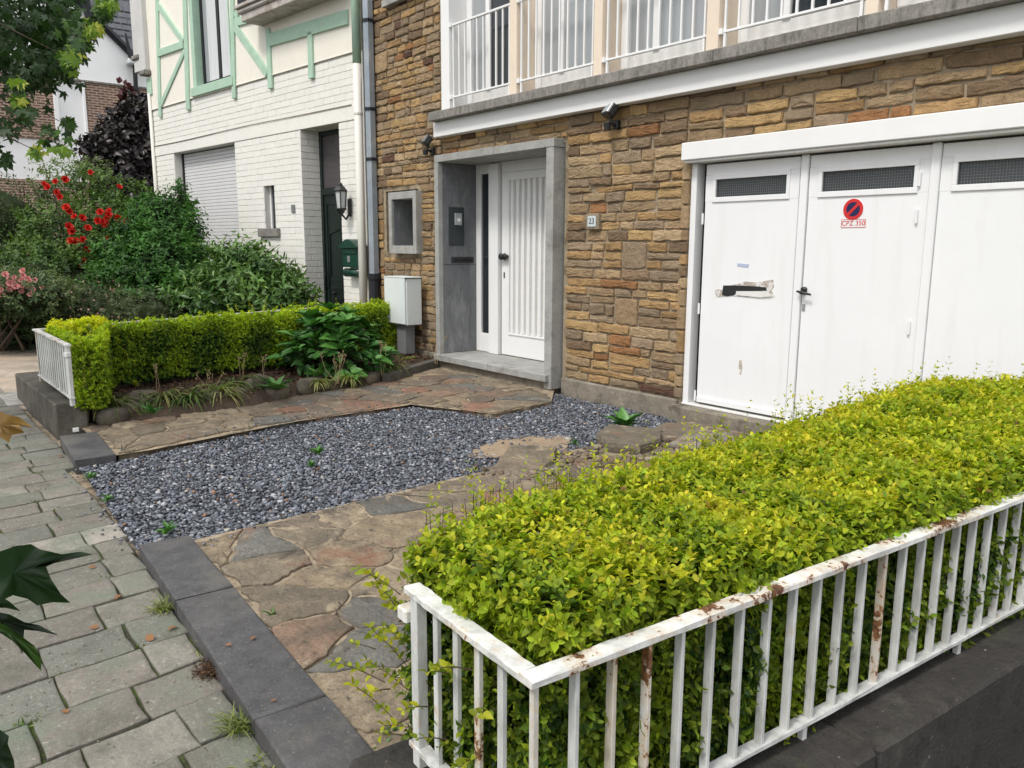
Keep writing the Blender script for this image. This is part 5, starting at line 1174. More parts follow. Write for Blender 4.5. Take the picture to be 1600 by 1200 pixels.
# ================================================================== HEDGES
def quad_surface(n, A, B, C, D, zf, rng):   # bilinear patch sampling
    a = rng.random(n)[:, None]; b = rng.random(n)[:, None]
    return A * (1 - a) * (1 - b) + B * a * (1 - b) + C * a * b + D * (1 - a) * b
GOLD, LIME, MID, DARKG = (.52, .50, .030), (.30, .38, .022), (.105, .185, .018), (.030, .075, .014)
def hedge(name, label, foot, ztop, zlow, ntop, nside, slen, lsize, gold=1.0, wr=.58, rich=True, bulge=.03, sprouts=60, sprout_pts=None, sidegold=.3, lsfar=None, sprays=None, topbias=0, cm=1.0):
    """foot: polygon (ccw) footprint; dense shoots on the top and on every side"""
    foot = [np.array(p, float) for p in foot]; n = len(foot); c = np.mean(foot, 0)
    t = thing(name, label, 'hedge', (c[0], c[1], zlow))
    parts = []
    lo = np.min(foot, 0); hi = np.max(foot, 0); P = lo + rng.random((int(ntop * 1.0), 2)) * (hi - lo); P = P[inpoly(P, [tuple(p) for p in foot])]
    zt_ = ztop(P[:, 0], P[:, 1]) if callable(ztop) else np.full(len(P), ztop)
    P3 = np.c_[P, zt_]; P3[:, 2] += bulge * vnoise(P3, 9, 1) + bulge * .8 * vnoise(P3, 23, 2) - rng.exponential(.018, len(P3))
    # round the rim
    dmin = np.full(len(P), 9.)
    for i in range(n):
        a, b = foot[i], foot[(i + 1) % n]; d = (b - a) / np.linalg.norm(b - a); nn_ = np.array([d[1], -d[0]]); dmin = np.minimum(dmin, -((P - a) @ nn_))
    P3[:, 2] -= np.clip(.07 - dmin, 0, 1) ** 2 * 9
    def ls(Q):
        if lsfar is None: return np.full(len(Q), lsize)
        return lsize * (1 + lsfar * np.clip(np.linalg.norm(Q - EYE, axis=1) - 1.7, 0, 4))
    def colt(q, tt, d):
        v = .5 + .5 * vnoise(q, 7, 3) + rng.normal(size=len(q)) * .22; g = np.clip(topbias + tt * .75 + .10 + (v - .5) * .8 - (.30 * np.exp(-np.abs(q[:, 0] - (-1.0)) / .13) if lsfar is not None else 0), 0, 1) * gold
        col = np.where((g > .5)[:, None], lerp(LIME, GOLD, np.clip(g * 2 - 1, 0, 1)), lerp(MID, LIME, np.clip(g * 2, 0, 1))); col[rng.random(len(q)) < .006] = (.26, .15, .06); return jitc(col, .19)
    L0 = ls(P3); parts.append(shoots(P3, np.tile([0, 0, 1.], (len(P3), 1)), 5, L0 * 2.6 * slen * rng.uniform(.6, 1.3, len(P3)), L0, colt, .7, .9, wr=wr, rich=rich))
    per = [np.linalg.norm(foot[(i + 1) % n] - foot[i]) for i in range(n)]
    for i in range(n):
        a, b = foot[i], foot[(i + 1) % n]; d = (b - a) / per[i]; nn_ = np.array([d[1], -d[0]]); mid = (a + b) / 2
        vis = nn_ @ (EYE[:2] - mid) > 0; k = int(nside * per[i] * (1 if vis else .35))
        s = rng.random(k) * per[i]; Q = a + d * s[:, None]; zz = ztop(Q[:, 0], Q[:, 1]) if callable(ztop) else np.full(k, ztop)
        hh = rng.random(k) ** .9; P3 = np.c_[Q, zlow + (zz - .03 - zlow) * hh]; off = bulge * 1.3 * (vnoise(P3, 8, 5) + .7 * vnoise(P3, 19, 6)) - rng.exponential(.022, k) - .02; P3[:, :2] += nn_ * off[:, None]
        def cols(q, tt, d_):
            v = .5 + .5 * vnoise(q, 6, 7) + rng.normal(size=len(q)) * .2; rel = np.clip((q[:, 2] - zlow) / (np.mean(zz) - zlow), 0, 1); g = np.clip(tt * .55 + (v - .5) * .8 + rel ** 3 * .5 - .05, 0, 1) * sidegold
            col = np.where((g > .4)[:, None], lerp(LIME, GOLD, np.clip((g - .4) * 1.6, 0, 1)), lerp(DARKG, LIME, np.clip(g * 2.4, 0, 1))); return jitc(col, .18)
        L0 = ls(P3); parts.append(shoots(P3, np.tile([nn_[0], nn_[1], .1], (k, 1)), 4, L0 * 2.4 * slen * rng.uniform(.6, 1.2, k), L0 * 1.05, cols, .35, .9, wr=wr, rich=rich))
    tw = MB(); 
    if sprout_pts is not None and len(sprout_pts):
        SP = np.array(sprout_pts); k = len(SP); L0 = ls(SP)
        parts.append(shoots(SP, np.tile([0, 0, 1.], (k, 1)), 7, L0 * 4.2 * rng.uniform(.4, 1.5, k), L0 * .75, colt, .8, .6, wr=.42, rich=rich))
        for q in SP: tube(tw, [q - [0, 0, .05], q + [rng.normal() * .006, rng.normal() * .006, L0[0] * 2.6]], [.0016, .0009], 3, cap=False)
    if sprays:
        for (p0, d0, ln) in sprays:
            p0 = np.array(p0, float); d0 = nrm(np.array(d0, float)[None])[0]; k = int(ln / .016); pts = [p0 + d0 * ln * j / k + np.array([0, 0, .25 * ln * sin(1.6 * j / k)]) for j in range(k + 1)]; tube(tw, pts, [.0024] + [.0016] * (k - 1) + [.0008], 4, cap=False)
            PP = np.array(pts[2:]); PP = np.concatenate([PP, PP]); sd_ = nrm(np.cross(d0, [0, 0, 1.])[None])[0]; sg = np.r_[np.ones(k - 1), -np.ones(k - 1)][:, None]
            D = nrm(sd_ * sg * .8 + d0 * .55 + np.array([0, 0, .25]) + rng.normal(size=(len(PP), 3)) * .3); Ls = rng.uniform(.018, .030, len(PP))
            parts.append(leaves(PP, D, nrm(rng.normal(size=(len(PP), 3)) * .4 + [0, 0, 1]), Ls, Ls * .6, jitc(lerp(MID, GOLD, rng.random(len(PP)) * .8 + .1), .12)))
    if tw.V: tw.build('shoot_stems', MT['twig'], t, stuff=True)
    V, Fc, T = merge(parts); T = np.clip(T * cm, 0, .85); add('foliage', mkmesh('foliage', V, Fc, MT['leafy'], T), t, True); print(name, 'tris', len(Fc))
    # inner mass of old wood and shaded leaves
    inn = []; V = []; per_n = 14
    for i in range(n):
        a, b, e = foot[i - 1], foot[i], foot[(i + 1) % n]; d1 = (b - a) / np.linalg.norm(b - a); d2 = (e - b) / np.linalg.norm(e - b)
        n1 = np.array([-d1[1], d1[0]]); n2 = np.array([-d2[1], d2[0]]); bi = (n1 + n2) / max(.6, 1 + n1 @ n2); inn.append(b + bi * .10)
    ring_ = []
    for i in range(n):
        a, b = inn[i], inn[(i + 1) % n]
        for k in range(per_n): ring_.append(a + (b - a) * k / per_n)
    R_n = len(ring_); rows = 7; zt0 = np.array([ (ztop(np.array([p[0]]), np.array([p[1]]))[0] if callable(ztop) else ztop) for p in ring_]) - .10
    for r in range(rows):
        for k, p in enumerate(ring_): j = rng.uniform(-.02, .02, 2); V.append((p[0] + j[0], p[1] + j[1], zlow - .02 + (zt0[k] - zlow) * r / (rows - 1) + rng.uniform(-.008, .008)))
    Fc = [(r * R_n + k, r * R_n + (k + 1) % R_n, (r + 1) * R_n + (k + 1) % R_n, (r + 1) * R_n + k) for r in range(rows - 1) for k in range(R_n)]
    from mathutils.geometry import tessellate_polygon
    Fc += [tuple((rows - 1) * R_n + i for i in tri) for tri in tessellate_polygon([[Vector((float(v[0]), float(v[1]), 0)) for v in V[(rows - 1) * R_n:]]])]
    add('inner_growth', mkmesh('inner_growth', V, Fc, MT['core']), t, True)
    # twigs
    m_ = MB()
    for k in range(260):
        i = rng.integers(n); a, b = foot[i], foot[(i + 1) % n]; s = rng.random(); ia, ib = inn[i], inn[(i + 1) % n]; p = (a + (b - a) * s) * .35 + (ia + (ib - ia) * s) * .65; z0_ = zlow + rng.random() * .25; q = p + rng.normal(size=2) * .05
        tube(m_, [(p[0], p[1], z0_ - .1), (*(p + q) / 2, z0_ + .1), (q[0], q[1], z0_ + .25 + rng.random() * .1)], [.004, .003, .0015], 3, cap=False)
    m_.build('twigs', MT['twig'], t, stuff=True)
    return t
# near hedge
def zR(x, y): return .71 - .012 * (y - 1) + .015 * np.sin(y * 2.1) + .012 * np.sin(x * 6 + y * 3)
footR = [(RC[0] - .05, RC[1] + .07), (RC[0] - .05 + .36, RC[1] + 4.05), (RC[0] - .66, RC[1] + 4.1), (-1.90, 4.2), (-1.92, 3.3), (-1.80, 2.3), (-1.70, 1.6), (-1.67, 1.15), (RC[0] - .58, RC[1] + .08)]
spt = []
for k in range(120):
    s = rng.random(); px = 660 + 940 * s; py = float(np.interp(px, [645, 720, 850, 1000, 1150, 1230, 1400, 1600], [868, 822, 782, 735, 688, 660, 625, 602])); q = OZ(px, py, .68); spt.append((q[0] + rng.normal() * .02 + .05, q[1] + rng.normal() * .03, zR(q[0], q[1]) - .0))
for k in range(0): spt.append((RC[0] - .62 - rng.random() * .12, RC[1] + .05 + rng.random() * .2, .2 + rng.random() * .45))
spt = [p for p in spt if p[1] < 5.0]
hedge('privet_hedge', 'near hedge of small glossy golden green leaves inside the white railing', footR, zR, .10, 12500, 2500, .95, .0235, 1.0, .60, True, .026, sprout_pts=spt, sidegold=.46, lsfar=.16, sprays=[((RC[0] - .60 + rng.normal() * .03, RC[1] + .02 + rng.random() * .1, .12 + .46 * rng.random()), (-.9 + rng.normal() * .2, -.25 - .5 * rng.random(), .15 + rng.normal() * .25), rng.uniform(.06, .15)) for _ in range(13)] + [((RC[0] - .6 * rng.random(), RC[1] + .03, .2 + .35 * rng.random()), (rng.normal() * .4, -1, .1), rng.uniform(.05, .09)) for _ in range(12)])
# far hedge: main run and front return, one plant mass
def zL(x, y): return .74 + .006 * (y - 3) + .008 * np.sin(y * 5) 
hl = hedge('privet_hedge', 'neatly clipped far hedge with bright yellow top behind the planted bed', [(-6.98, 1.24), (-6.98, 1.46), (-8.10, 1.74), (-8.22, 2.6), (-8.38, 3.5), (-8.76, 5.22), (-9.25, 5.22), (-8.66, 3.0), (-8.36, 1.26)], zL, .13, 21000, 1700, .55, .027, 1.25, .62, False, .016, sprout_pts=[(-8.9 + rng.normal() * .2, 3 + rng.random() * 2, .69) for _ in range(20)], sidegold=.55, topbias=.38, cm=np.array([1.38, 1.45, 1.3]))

# ================================================================== SHRUBS AND FLOWERS
def blob_pts(blobs, n, shell=.35):
    """points in the outer shell of a union of ellipsoids, with outward normals"""
    vol = np.array([b[3] * b[4] + b[4] * b[5] + b[3] * b[5] for b in blobs]); k = rng.choice(len(blobs), n, p=vol / vol.sum()); B = np.array(blobs)[k]
    d = rv(n); r = 1 - np.abs(rng.normal(size=n)) * shell * .5; r *= 1 + .16 * vnoise(d * 2 + B[:, :3], 3, 4); P = B[:, :3] + d * B[:, 3:6] * r[:, None]
    inside = np.zeros(n, bool)
    for b in blobs:
        q = (P - np.array(b[:3])) / np.array(b[3:6]); inside |= (np.linalg.norm(q, axis=1) < .62)
    keep = ~inside & (P[:, 2] > -.03); return P[keep], nrm(d / B[:, 3:6])[keep]
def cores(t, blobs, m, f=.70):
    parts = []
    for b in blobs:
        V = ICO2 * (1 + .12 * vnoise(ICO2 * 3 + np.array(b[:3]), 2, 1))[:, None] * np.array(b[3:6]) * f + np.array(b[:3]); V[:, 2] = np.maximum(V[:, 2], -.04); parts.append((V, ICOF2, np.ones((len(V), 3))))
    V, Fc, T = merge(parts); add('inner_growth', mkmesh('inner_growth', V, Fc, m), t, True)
def shrub(name, label, cat, blobs, n, size, c0, c1, wr=.5, trans='leaf', mode='leaf', core='core', rich=False, group=None, up=.3, shell=.35, droop=.2, clump=5):
    c = np.mean([b[:3] for b in blobs], 0); t = thing(name, label, cat, (c[0], c[1], 0), group)
    P, Nn = blob_pts(blobs, n, shell)
    # clump noise: mature leaves darker, young tips lighter
    if mode == 'leaf':
        k = len(P); D = nrm(Nn * .6 + rv(k) * .8 + np.array([0, 0, up - droop])); nv = nrm(Nn + rv(k) * .5 + [0, 0, .5]); L = size * rng.uniform(.65, 1.25, k)
        g = np.clip(.5 + .6 * vnoise(P, clump, 2) + rng.normal(size=k) * .28, 0, 1); T = jitc(lerp(c0, c1, g), .16); V, Fc, T = leaves(P, D, nv, L, L * wr, T, rich=rich)
    else:
        V, Fc, T = shoots(P, Nn, 4, np.full(len(P), size * 2.6) * rng.uniform(.6, 1.3, len(P)), np.full(len(P), size), lambda q, tt, d: jitc(lerp(c0, c1, np.clip(tt * .6 + .45 * vnoise(q, clump, 2) + .15 + rng.normal(size=len(q)) * .15, 0, 1)), .14), .4, .7, droop=droop, wr=wr, rich=rich)
    add('foliage', mkmesh('foliage', V, Fc, MT[trans], T), t, True)
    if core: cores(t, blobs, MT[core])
    m_ = MB()
    for k in range(7):
        b = blobs[k % len(blobs)]; a = np.array([c[0] + rng.normal() * .12, c[1] + rng.normal() * .12, 0]); e = np.array(b[:3]) + rng.normal(size=3) * .1; tube(m_, [a, (a + e) / 2 + [0, 0, .1], e], [.02, .014, .006], 5)
    m_.build('stems', MT['bark'], t)
    return t
def B(px, py, x, rx, ry=None, rz=None):      # blob centred where the pixel's ray meets plane x
    q = OX(px, py, x); return (q[0], q[1], q[2], rx, ry or rx, rz or rx)
# shrubs in front of the white house
shrub('aucuba_shrub', 'broad glossy shrub with pale mottled leaves in front of the white brick wall', 'shrub', [B(388, 450, -11.6, .36, .4, .34), B(335, 472, -11.9, .38, .4, .24), B(430, 462, -11.0, .28, .3, .24), B(375, 425, -11.9, .28, .3, .22), B(452, 482, -10.7, .16, .2, .2), B(305, 486, -12, .22, .3, .18)], 1250, .14, (.025, .075, .016), (.13, .24, .05), .34, 'leafg', 'shoots', 'core', True, up=.5)
shrub('elder_shrub', 'tall dark green bush with leafy shoots against the roller shutter', 'shrub', [B(245, 430, -13.0, .62, .6, .55), B(215, 410, -13.3, .5, .5, .5), B(270, 410, -13.0, .4, .4, .5), B(260, 360, -13.4, .38, .38, .45), B(283, 390, -13.2, .28, .28, .6), B(250, 465, -12.5, .6, .55, .35), B(200, 455, -12.9, .55, .5, .4), B(240, 345, -13.6, .3, .3, .28), B(282, 325, -13.5, .12, .12, .3)], 4300, .085, (.015, .048, .012), (.07, .19, .03), .45, 'leaf', 'shoots', rich=True, up=.3, droop=.35)
rose = shrub('rose_bush', 'sprawling rose bush covered in red blooms at the left of the garden', 'rose bush', [B(140, 400, -14.6, .85, .85, .6), B(110, 355, -15, .6, .7, .4), B(160, 345, -15, .7, .6, .4), B(90, 400, -14.6, .5, .6, .55), B(180, 390, -14.4, .5, .5, .5), B(130, 450, -13.8, .9, .8, .5), B(75, 300, -15.4, .22, .25, .12), B(140, 288, -15.5, .4, .4, .14), B(60, 440, -14, .6, .7, .5), B(200, 310, -15.2, .35, .35, .25)], 5200, .075, (.022, .055, .014), (.13, .22, .045), .55, 'leaf', 'shoots', None, False, up=.3, shell=.9)
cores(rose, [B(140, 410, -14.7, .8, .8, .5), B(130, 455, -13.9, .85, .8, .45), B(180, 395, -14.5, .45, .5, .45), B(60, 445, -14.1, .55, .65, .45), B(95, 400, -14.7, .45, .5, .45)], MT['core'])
# rose blooms
bloom_px = [(69, 288), (75, 293), (87, 284), (89, 301), (93, 308), (186, 293), (104, 325), (108, 331), (117, 339), (157, 332), (169, 336), (153, 346), (160, 347), (167, 343), (184, 341), (137, 357), (107, 355), (113, 362), (169, 372), (130, 375), (111, 377), (118, 378), (137, 391), (163, 396), (129, 407), (130, 416), (198, 346), (128, 341), (141, 270), (101, 281), (165, 351), (171, 330)]
fl = None
def rose_mesh(nm, r, c0, c1):
    P = []; D = []; Nn = []; L = []; Wd = []
    for ringn, (k, tilt, sz) in enumerate(((6, .25, 1.0), (5, .7, .8), (4, 1.1, .55))):
        for i in range(k):
            q = 2 * pi * i / k + ringn * .5; d = np.array([cos(q) * cos(tilt), sin(q) * cos(tilt), sin(tilt)]); P.append((0, 0, 0)); D.append(d); Nn.append(np.array([-cos(q) * sin(tilt), -sin(q) * sin(tilt), cos(tilt)])); L.append(r * sz); Wd.append(r * sz * 1.1)
    P, D, Nn, L, Wd = map(np.array, (P, D, Nn, L, Wd)); T = jitc(lerp(c0, c1, rng.random(len(P))), .1); V, Fc, T = leaves(P.astype(float), D, Nn, L, Wd, T, .2, -.2, True); return mkmesh(nm, V, Fc, MT['petal'], T)
rm = rose_mesh('bloom', .072, (.50, .012, .012), (.72, .05, .035)); pm = rose_mesh('bloom', .05, (.62, .25, .27), (.8, .45, .45))
def face_cam(p, tilt=.3):
    d = Vector(tuple(EYE - np.array(p))).normalized(); d = (d + Vector((random.uniform(-.5, .5), random.uniform(-.5, .5), .5))).normalized(); return d.to_track_quat('Z', 'Y').to_matrix().to_4x4()
for i, (px, py) in enumerate(bloom_px):
    p = OX(px, py, -13.75 + random.uniform(-.1, .1) - (.9 if py < 320 else 0)); o = add('bloom', rm, rose); o.matrix_basis = Matrix.Translation(tuple(p)) @ face_cam(p) @ Matrix.Scale(random.uniform(.75, 1.1), 4)
    m_ = MB(); tube(m_, [p, p + np.array([-.3, .02, -.28])], [.004, .006], 4); m_.build('flower_stem', MT['twig'], rose)
pr_ = shrub('rose_bush', 'low rose bush with small pink blooms at the left edge', 'rose bush', [B(15, 455, -13, .55, .6, .25), B(55, 462, -12.6, .5, .5, .22), B(-20, 460, -12.8, .5, .5, .3)], 1700, .055, (.05, .09, .04), (.17, .22, .10), .55, 'leaf', 'shoots')
for i in range(75):
    px, py = random.gauss(22, 22), random.gauss(447, 9); 
    if px < 0 or px > 78: continue
    p = OX(px, py, -12.35 + random.uniform(-.2, .1)); o = add('bloom', pm, pr_); o.matrix_basis = Matrix.Translation(tuple(p)) @ face_cam(p) @ Matrix.Scale(random.uniform(.6, 1.1), 4)
shrub('low_shrub', 'low grey green ground shrub spilling to the driveway at the far left', 'shrub', [B(20, 505, -13.5, .5, .65, .40), B(70, 505, -13.3, .55, .6, .40), B(115, 505, -13.2, .5, .55, .36), B(-30, 505, -13.5, .5, .6, .4), B(60, 480, -13.8, .5, .7, .35)], 3400, .045, (.03, .06, .025), (.11, .17, .06), .4, 'leaf', 'shoots')
hs_ = shrub('heather_shrub', 'low feathery shrub with tiny dusty pink flowers just behind the clipped hedge', 'shrub', [B(160, 482, -12.6, .5, .55, .34), B(200, 488, -12.2, .45, .5, .34), B(120, 474, -13, .4, .55, .34), B(235, 494, -11.8, .35, .4, .3)], 2300, .035, (.05, .075, .035), (.15, .19, .09), .4, 'leaf', 'shoots')
k = 160; P, Nn = blob_pts([B(150, 472, -12.5, .6, .6, .34), B(200, 482, -12, .4, .45, .34)], k); V, Fc, T = leaves(P, nrm(Nn + rv(len(P))), rv(len(P)), np.full(len(P), .035), np.full(len(P), .03), jitc(np.tile([.42, .22, .24], (len(P), 1)), .2), rich=False); add('flowers', mkmesh('flowers', V, Fc, MT['petal'], T), hs_, True)
shrub('round_shrub', 'dark rounded clipped shrub at the far left edge', 'shrub', [B(0, 350, -17, .75, .85, .85), B(-10, 410, -16.5, .8, .8, .6)], 6500, .06, (.018, .04, .014), (.06, .12, .03), .4, 'leaf', 'leaf')
# purple leaved tree
pt = [B(196, 220, -18.3, .62, .6, .65), B(176, 252, -18.2, .58, .5, .45), B(218, 250, -18.2, .7, .6, .7), B(210, 178, -18.6, .36, .34, .45), B(200, 290, -18.0, .7, .6, .5), B(232, 200, -18.6, .7, .6, .7), B(160, 232, -18.2, .45, .45, .3), B(150, 262, -18.0, .32, .3, .2)]
pl = shrub('copper_tree', 'dark purple leaved tree beside the corner of the white house', 'tree', pt, 6500, .15, (.014, .012, .014), (.062, .052, .052), .62, 'leafg', 'leaf', 'core_red', True, droop=.4, shell=.5)
m_ = MB(); a = OX(225, 300, -18.3); tube(m_, [(a[0], a[1], 0), (a[0], a[1], 2), OX(205, 200, -18.4), OX(198, 150, -18.6)], [.11, .09, .05, .01], 8); m_.build('trunk', MT['bark'], pl)
k = 60; P, Nn = blob_pts([B(191, 137, -18.6, .1, .12, .1), B(200, 155, -18.6, .12, .12, .2)], k); V, Fc, T = leaves(P, nrm(Nn), nrm(Nn + rv(len(P)) * .5), np.full(len(P), .13), np.full(len(P), .09), jitc(np.tile([.11, .035, .04], (len(P), 1)), .2)); add('young_leaves', mkmesh('young_leaves', V, Fc, MT['leafg'], T), pl, True)
# background filler trees beyond, behind the rose bush
shrub('climbing_rose', 'pale arching rose sprays above the red blooms', 'rose', [B(110, 272, -16, .55, .5, .12), B(75, 262, -16, .3, .3, .08), B(150, 268, -15.8, .35, .35, .14)], 330, .06, (.08, .13, .04), (.24, .32, .12), .5, 'leaf', 'shoots', None, shell=1.2)

# hydrangea: individually placed broad leaves
hyc = np.array([-7.86, 3.92, .12]); hy = thing('hydrangea', 'bushy hydrangea with broad mid green leaves in front of the far hedge', 'shrub', tuple(hyc))
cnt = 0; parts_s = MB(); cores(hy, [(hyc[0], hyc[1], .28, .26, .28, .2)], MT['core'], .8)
def hyleaf():
    n_ = 7; V = []; Fc = []
    for i in range(n_ + 1):
        t = i / n_; wd = .33 * sin(pi * min(1, t * 1.02) ** .8) * (1 - .15 * t); z = -.22 * t * t + .02
        V += [(-wd, t, z + wd * .30), (0, t, z - .02), (wd, t, z + wd * .30)]
        V[-3] = (V[-3][0], V[-3][1], V[-3][2] + .02 * (i % 2)); V[-1] = (V[-1][0], V[-1][1], V[-1][2] + .02 * (i % 2))
    for i in range(n_): a = i * 3; Fc += [(a, a + 1, a + 4, a + 3), (a + 1, a + 2, a + 5, a + 4)]
    return V, Fc
hv, hf = hyleaf(); hms = [mkmesh('leaf', hv, hf, MT['leafg'], c, True) for c in ((.045, .14, .028), (.062, .18, .034), (.095, .24, .045), (.034, .11, .022))]
def place_leaf(me, P, D, Nn, L, parent, nm='leaf', wmul=1.0):
    D = Vector(tuple(D)).normalized(); Nn = Vector(tuple(Nn)); X = D.cross(Nn).normalized(); Z = X.cross(D)
    o = add(nm, me, parent); o.matrix_basis = Matrix.Translation(tuple(P)) @ Matrix(((X.x, D.x, Z.x, 0), (X.y, D.y, Z.y, 0), (X.z, D.z, Z.z, 0), (0, 0, 0, 1))) @ Matrix.Diagonal((L * wmul, L, L, 1)); return o
for k in range(50):
    an = rng.random() * 2 * pi; rr_ = math.sqrt(rng.random()) ; el = rng.random()
    tip = hyc + np.array([cos(an) * .50 * rr_, sin(an) * .55 * rr_, .10 + .46 * (1 - rr_ ** 2.2) + .05 * rng.normal()])
    tip[2] = max(.12, tip[2]); tube(parts_s, [hyc + rng.normal(size=3) * .03 - [0, 0, .05], (hyc + tip) / 2 + [0, 0, .03], tip], [.006, .005, .003], 4, cap=False)
    od = nrm((tip - hyc - [0, 0, .1])[None])[0]
    for j in range(6):
        q = an + j * pi / 2 + (pi / 4 if j >= 4 else 0); sz = .19 if j < 4 else .11; lv = 0 if j < 4 else .02
        D = nrm((od * .45 + np.array([cos(q), sin(q), .15 if j < 4 else .8]) + rng.normal(size=3) * .15)[None])[0]; place_leaf(hms[rng.choice(4, p=[.35, .35, .2, .1])] if j < 4 else hms[2], tip + [0, 0, lv], D, od * .7 + np.array([0, 0, .9]), sz * rng.uniform(.8, 1.2), hy); cnt += 1
k = 420; P, Nn = blob_pts([(hyc[0], hyc[1], .26, .42, .46, .30)], k, .3); V, Fc, T = leaves(P, nrm(Nn * .7 + rv(len(P)) * .5 - [0, 0, .1]), nrm(Nn + [0, 0, .6]), rng.uniform(.11, .17, len(P)), rng.uniform(.07, .10, len(P)), jitc(lerp((.03, .09, .02), (.06, .17, .034), rng.random(len(P))), .12)); add('foliage', mkmesh('foliage', V, Fc, MT['leafg'], T), hy, True)
parts_s.build('stems', MT['twig'], hy); print('hydrangea leaves', cnt)

# strap leaved and dry plants along the bed edge
def strap(label, p, n_, L, col, col2, wd=.012, droop=1.0, cat='plant', name='strap_plant', parent=None, group=None, bias=None):
    t = thing(name, label, cat, (p[0], p[1], p[2]), group); V = []; Fc = []; T = []
    for k in range(n_):
        an = rng.random() * 2 * pi; el = rng.uniform(.5, 1.35); l = L * rng.uniform(.6, 1.15); d = np.array([cos(an), sin(an), 0]) 
        if bias is not None: d = nrm((d * .6 + np.array(bias))[None])[0]
        s = np.array([-d[1], d[0], 0]); c = np.clip(np.array(lerp(col, col2, np.array([rng.random()]))[0]) * rng.uniform(.75, 1.25), 0, 1); b = len(V); q = np.array(p, float) + rng.normal(size=3) * [.02, .02, 0]; a = el; sg = 7
        for i in range(sg + 1):
            w_ = wd * (1 - (i / sg) ** 2) * .5 + .0006; V += [q + s * w_ + [0, 0, w_ * .4], q, q - s * w_ + [0, 0, w_ * .4]]; T += [c] * 3
            q = q + (d * cos(a) + np.array([0, 0, sin(a)])) * l / sg; a -= droop * (1.9 + rng.random() * .5) / sg
            q[2] = max(q[2], p[2] - .10)
        for i in range(sg): e = b + i * 3; Fc += [(e, e + 1, e + 4, e + 3), (e + 1, e + 2, e + 5, e + 4)]
    add('blades', mkmesh('blades', np.array(V), np.array(Fc), MT['leaf'], np.array(T)), t, True); return t
sg_ = 'drooping strap plants along the bed edge'
G1, G2, Y1 = (.06, .12, .025), (.16, .24, .06), (.40, .36, .14)
for px, py, n_, L, c1, c2, lab in [(178, 655, 26, .30, G1, Y1, 'wilting strap leaved clump beside the block wall corner'), (215, 648, 26, .28, G1, G2, 'green strap leaved clump at the low end of the bed, before the mossy stone'), (262, 643, 34, .30, G1, Y1, 'flopped strap leaved clump just right of the mossy stone'), (300, 640, 34, .30, G1, G2, 'dense strap leaved clump left of mid bed edge'), (345, 632, 38, .32, G2, Y1, 'pale streaky strap leaved clump at mid bed edge'), (372, 622, 38, .34, G1, G2, 'tall strap leaved clump left of the pale boulder'), (505, 612, 22, .20, G2, Y1, 'sparse yellowing clump in front of the hydrangea'), (550, 606, 20, .18, G2, Y1, 'sparse yellowing clump near the dark edging rock'), (595, 592, 34, .26, G1, G2, 'strap leaved clump right of the hydrangea'), (612, 588, 24, .26, G2, Y1, 'yellowish clump before the concrete edging'), (640, 572, 12, .16, G2, Y1, 'thin pale clump against the concrete edging')]:
    p = OZ(px, py, .0); strap(lab, (p[0] - .05, p[1], .06), int(n_ * 2.1), L * 1.12, c1, c2, .017, 1.0, group=sg_, bias=(.6, -.15, 0))
def rosette(label, p, n_, L, cols, cat='weed', name='weed', el=(.25, 1.1), wd=1.0, group=None):
    t = thing(name, label, cat, tuple(p), group)
    for k in range(n_):
        an = k * 2.4 + rng.normal() * .2; e = rng.uniform(*el); D = np.array([cos(an) * cos(e), sin(an) * cos(e), sin(e)]); Nn = np.array([-cos(an) * sin(e), -sin(an) * sin(e), cos(e)])
        place_leaf(hms[cols[k % len(cols)]], np.array(p), D, Nn, L * rng.uniform(.7, 1.2), t, wmul=wd)
    return t
p = OZ(975, 668, -.02); rosette('broad leaved dandelion weed growing in the gravel by the thick loose slab', p, 22, .17, (1, 2, 0), wd=.75)
p = OZ(435, 612, .08); rosette('broad leaved plant at the bed edge left of the hydrangea', (p[0] - .05, p[1], .08), 26, .18, (1, 2, 2, 0), 'plant', 'bed_plant', wd=.5)
p = OZ(495, 592, .1); rosette('upright broad leaved seedling just below the hydrangea', (p[0], p[1], .1), 9, .20, (2, 1), 'plant', 'bed_plant', (.7, 1.3), wd=.8)
p = OZ(237, 640, .12); rosette('blue green leafy sprout beside the mossy edging stone', (p[0], p[1], .08), 12, .12, (0, 1, 3), 'plant', 'bed_plant', (.3, 1.2), wd=.6)
def dry_stems(label, px, py, n_, hgt, spread=.05):
    p = OZ(px, py, .08); t = thing('dry_flower_stalk', label, 'dry plant', tuple(p)); m_ = MB(); hd = MB()
    for k in range(n_):
        e = p + np.array([rng.normal() * spread, rng.normal() * spread * 1.5, hgt * rng.uniform(.7, 1.1)]); tube(m_, [p + rng.normal(size=3) * .01, (p + e) / 2 + rng.normal(size=3) * .012, e], [.003, .0025, .002], 4)
        for j in range(10): q = e + rng.normal(size=3) * [.012, .012, .02]; hd.put((ICO1 * [.004, .004, .008] + q), ICOF1)
    m_.build('stalks', MT['straw'], t); hd.build('seed_heads', MT['straw'], t, stuff=True)
dry_stems('single dry seed stalk rising from the mulch left of centre', 245, 625, 2, .28, .02); dry_stems('pale dry stalk leaning over the mulch at mid bed', 330, 618, 4, .20, .06); dry_stems('dry seed stalks above the strap leaves left of the pale boulder', 378, 600, 3, .27, .04)
dry_stems('bleached bunch of dry stalks right of the upright seedling', 527, 600, 7, .27, .03); dry_stems('tall dry stalks by the hydrangea right side', 597, 585, 3, .32, .03); dry_stems('dry forked twig against the plinth by the porch', 680, 568, 4, .30, .07); dry_stems('short dry stem in the middle of the mulch', 410, 590, 2, .22, .02)

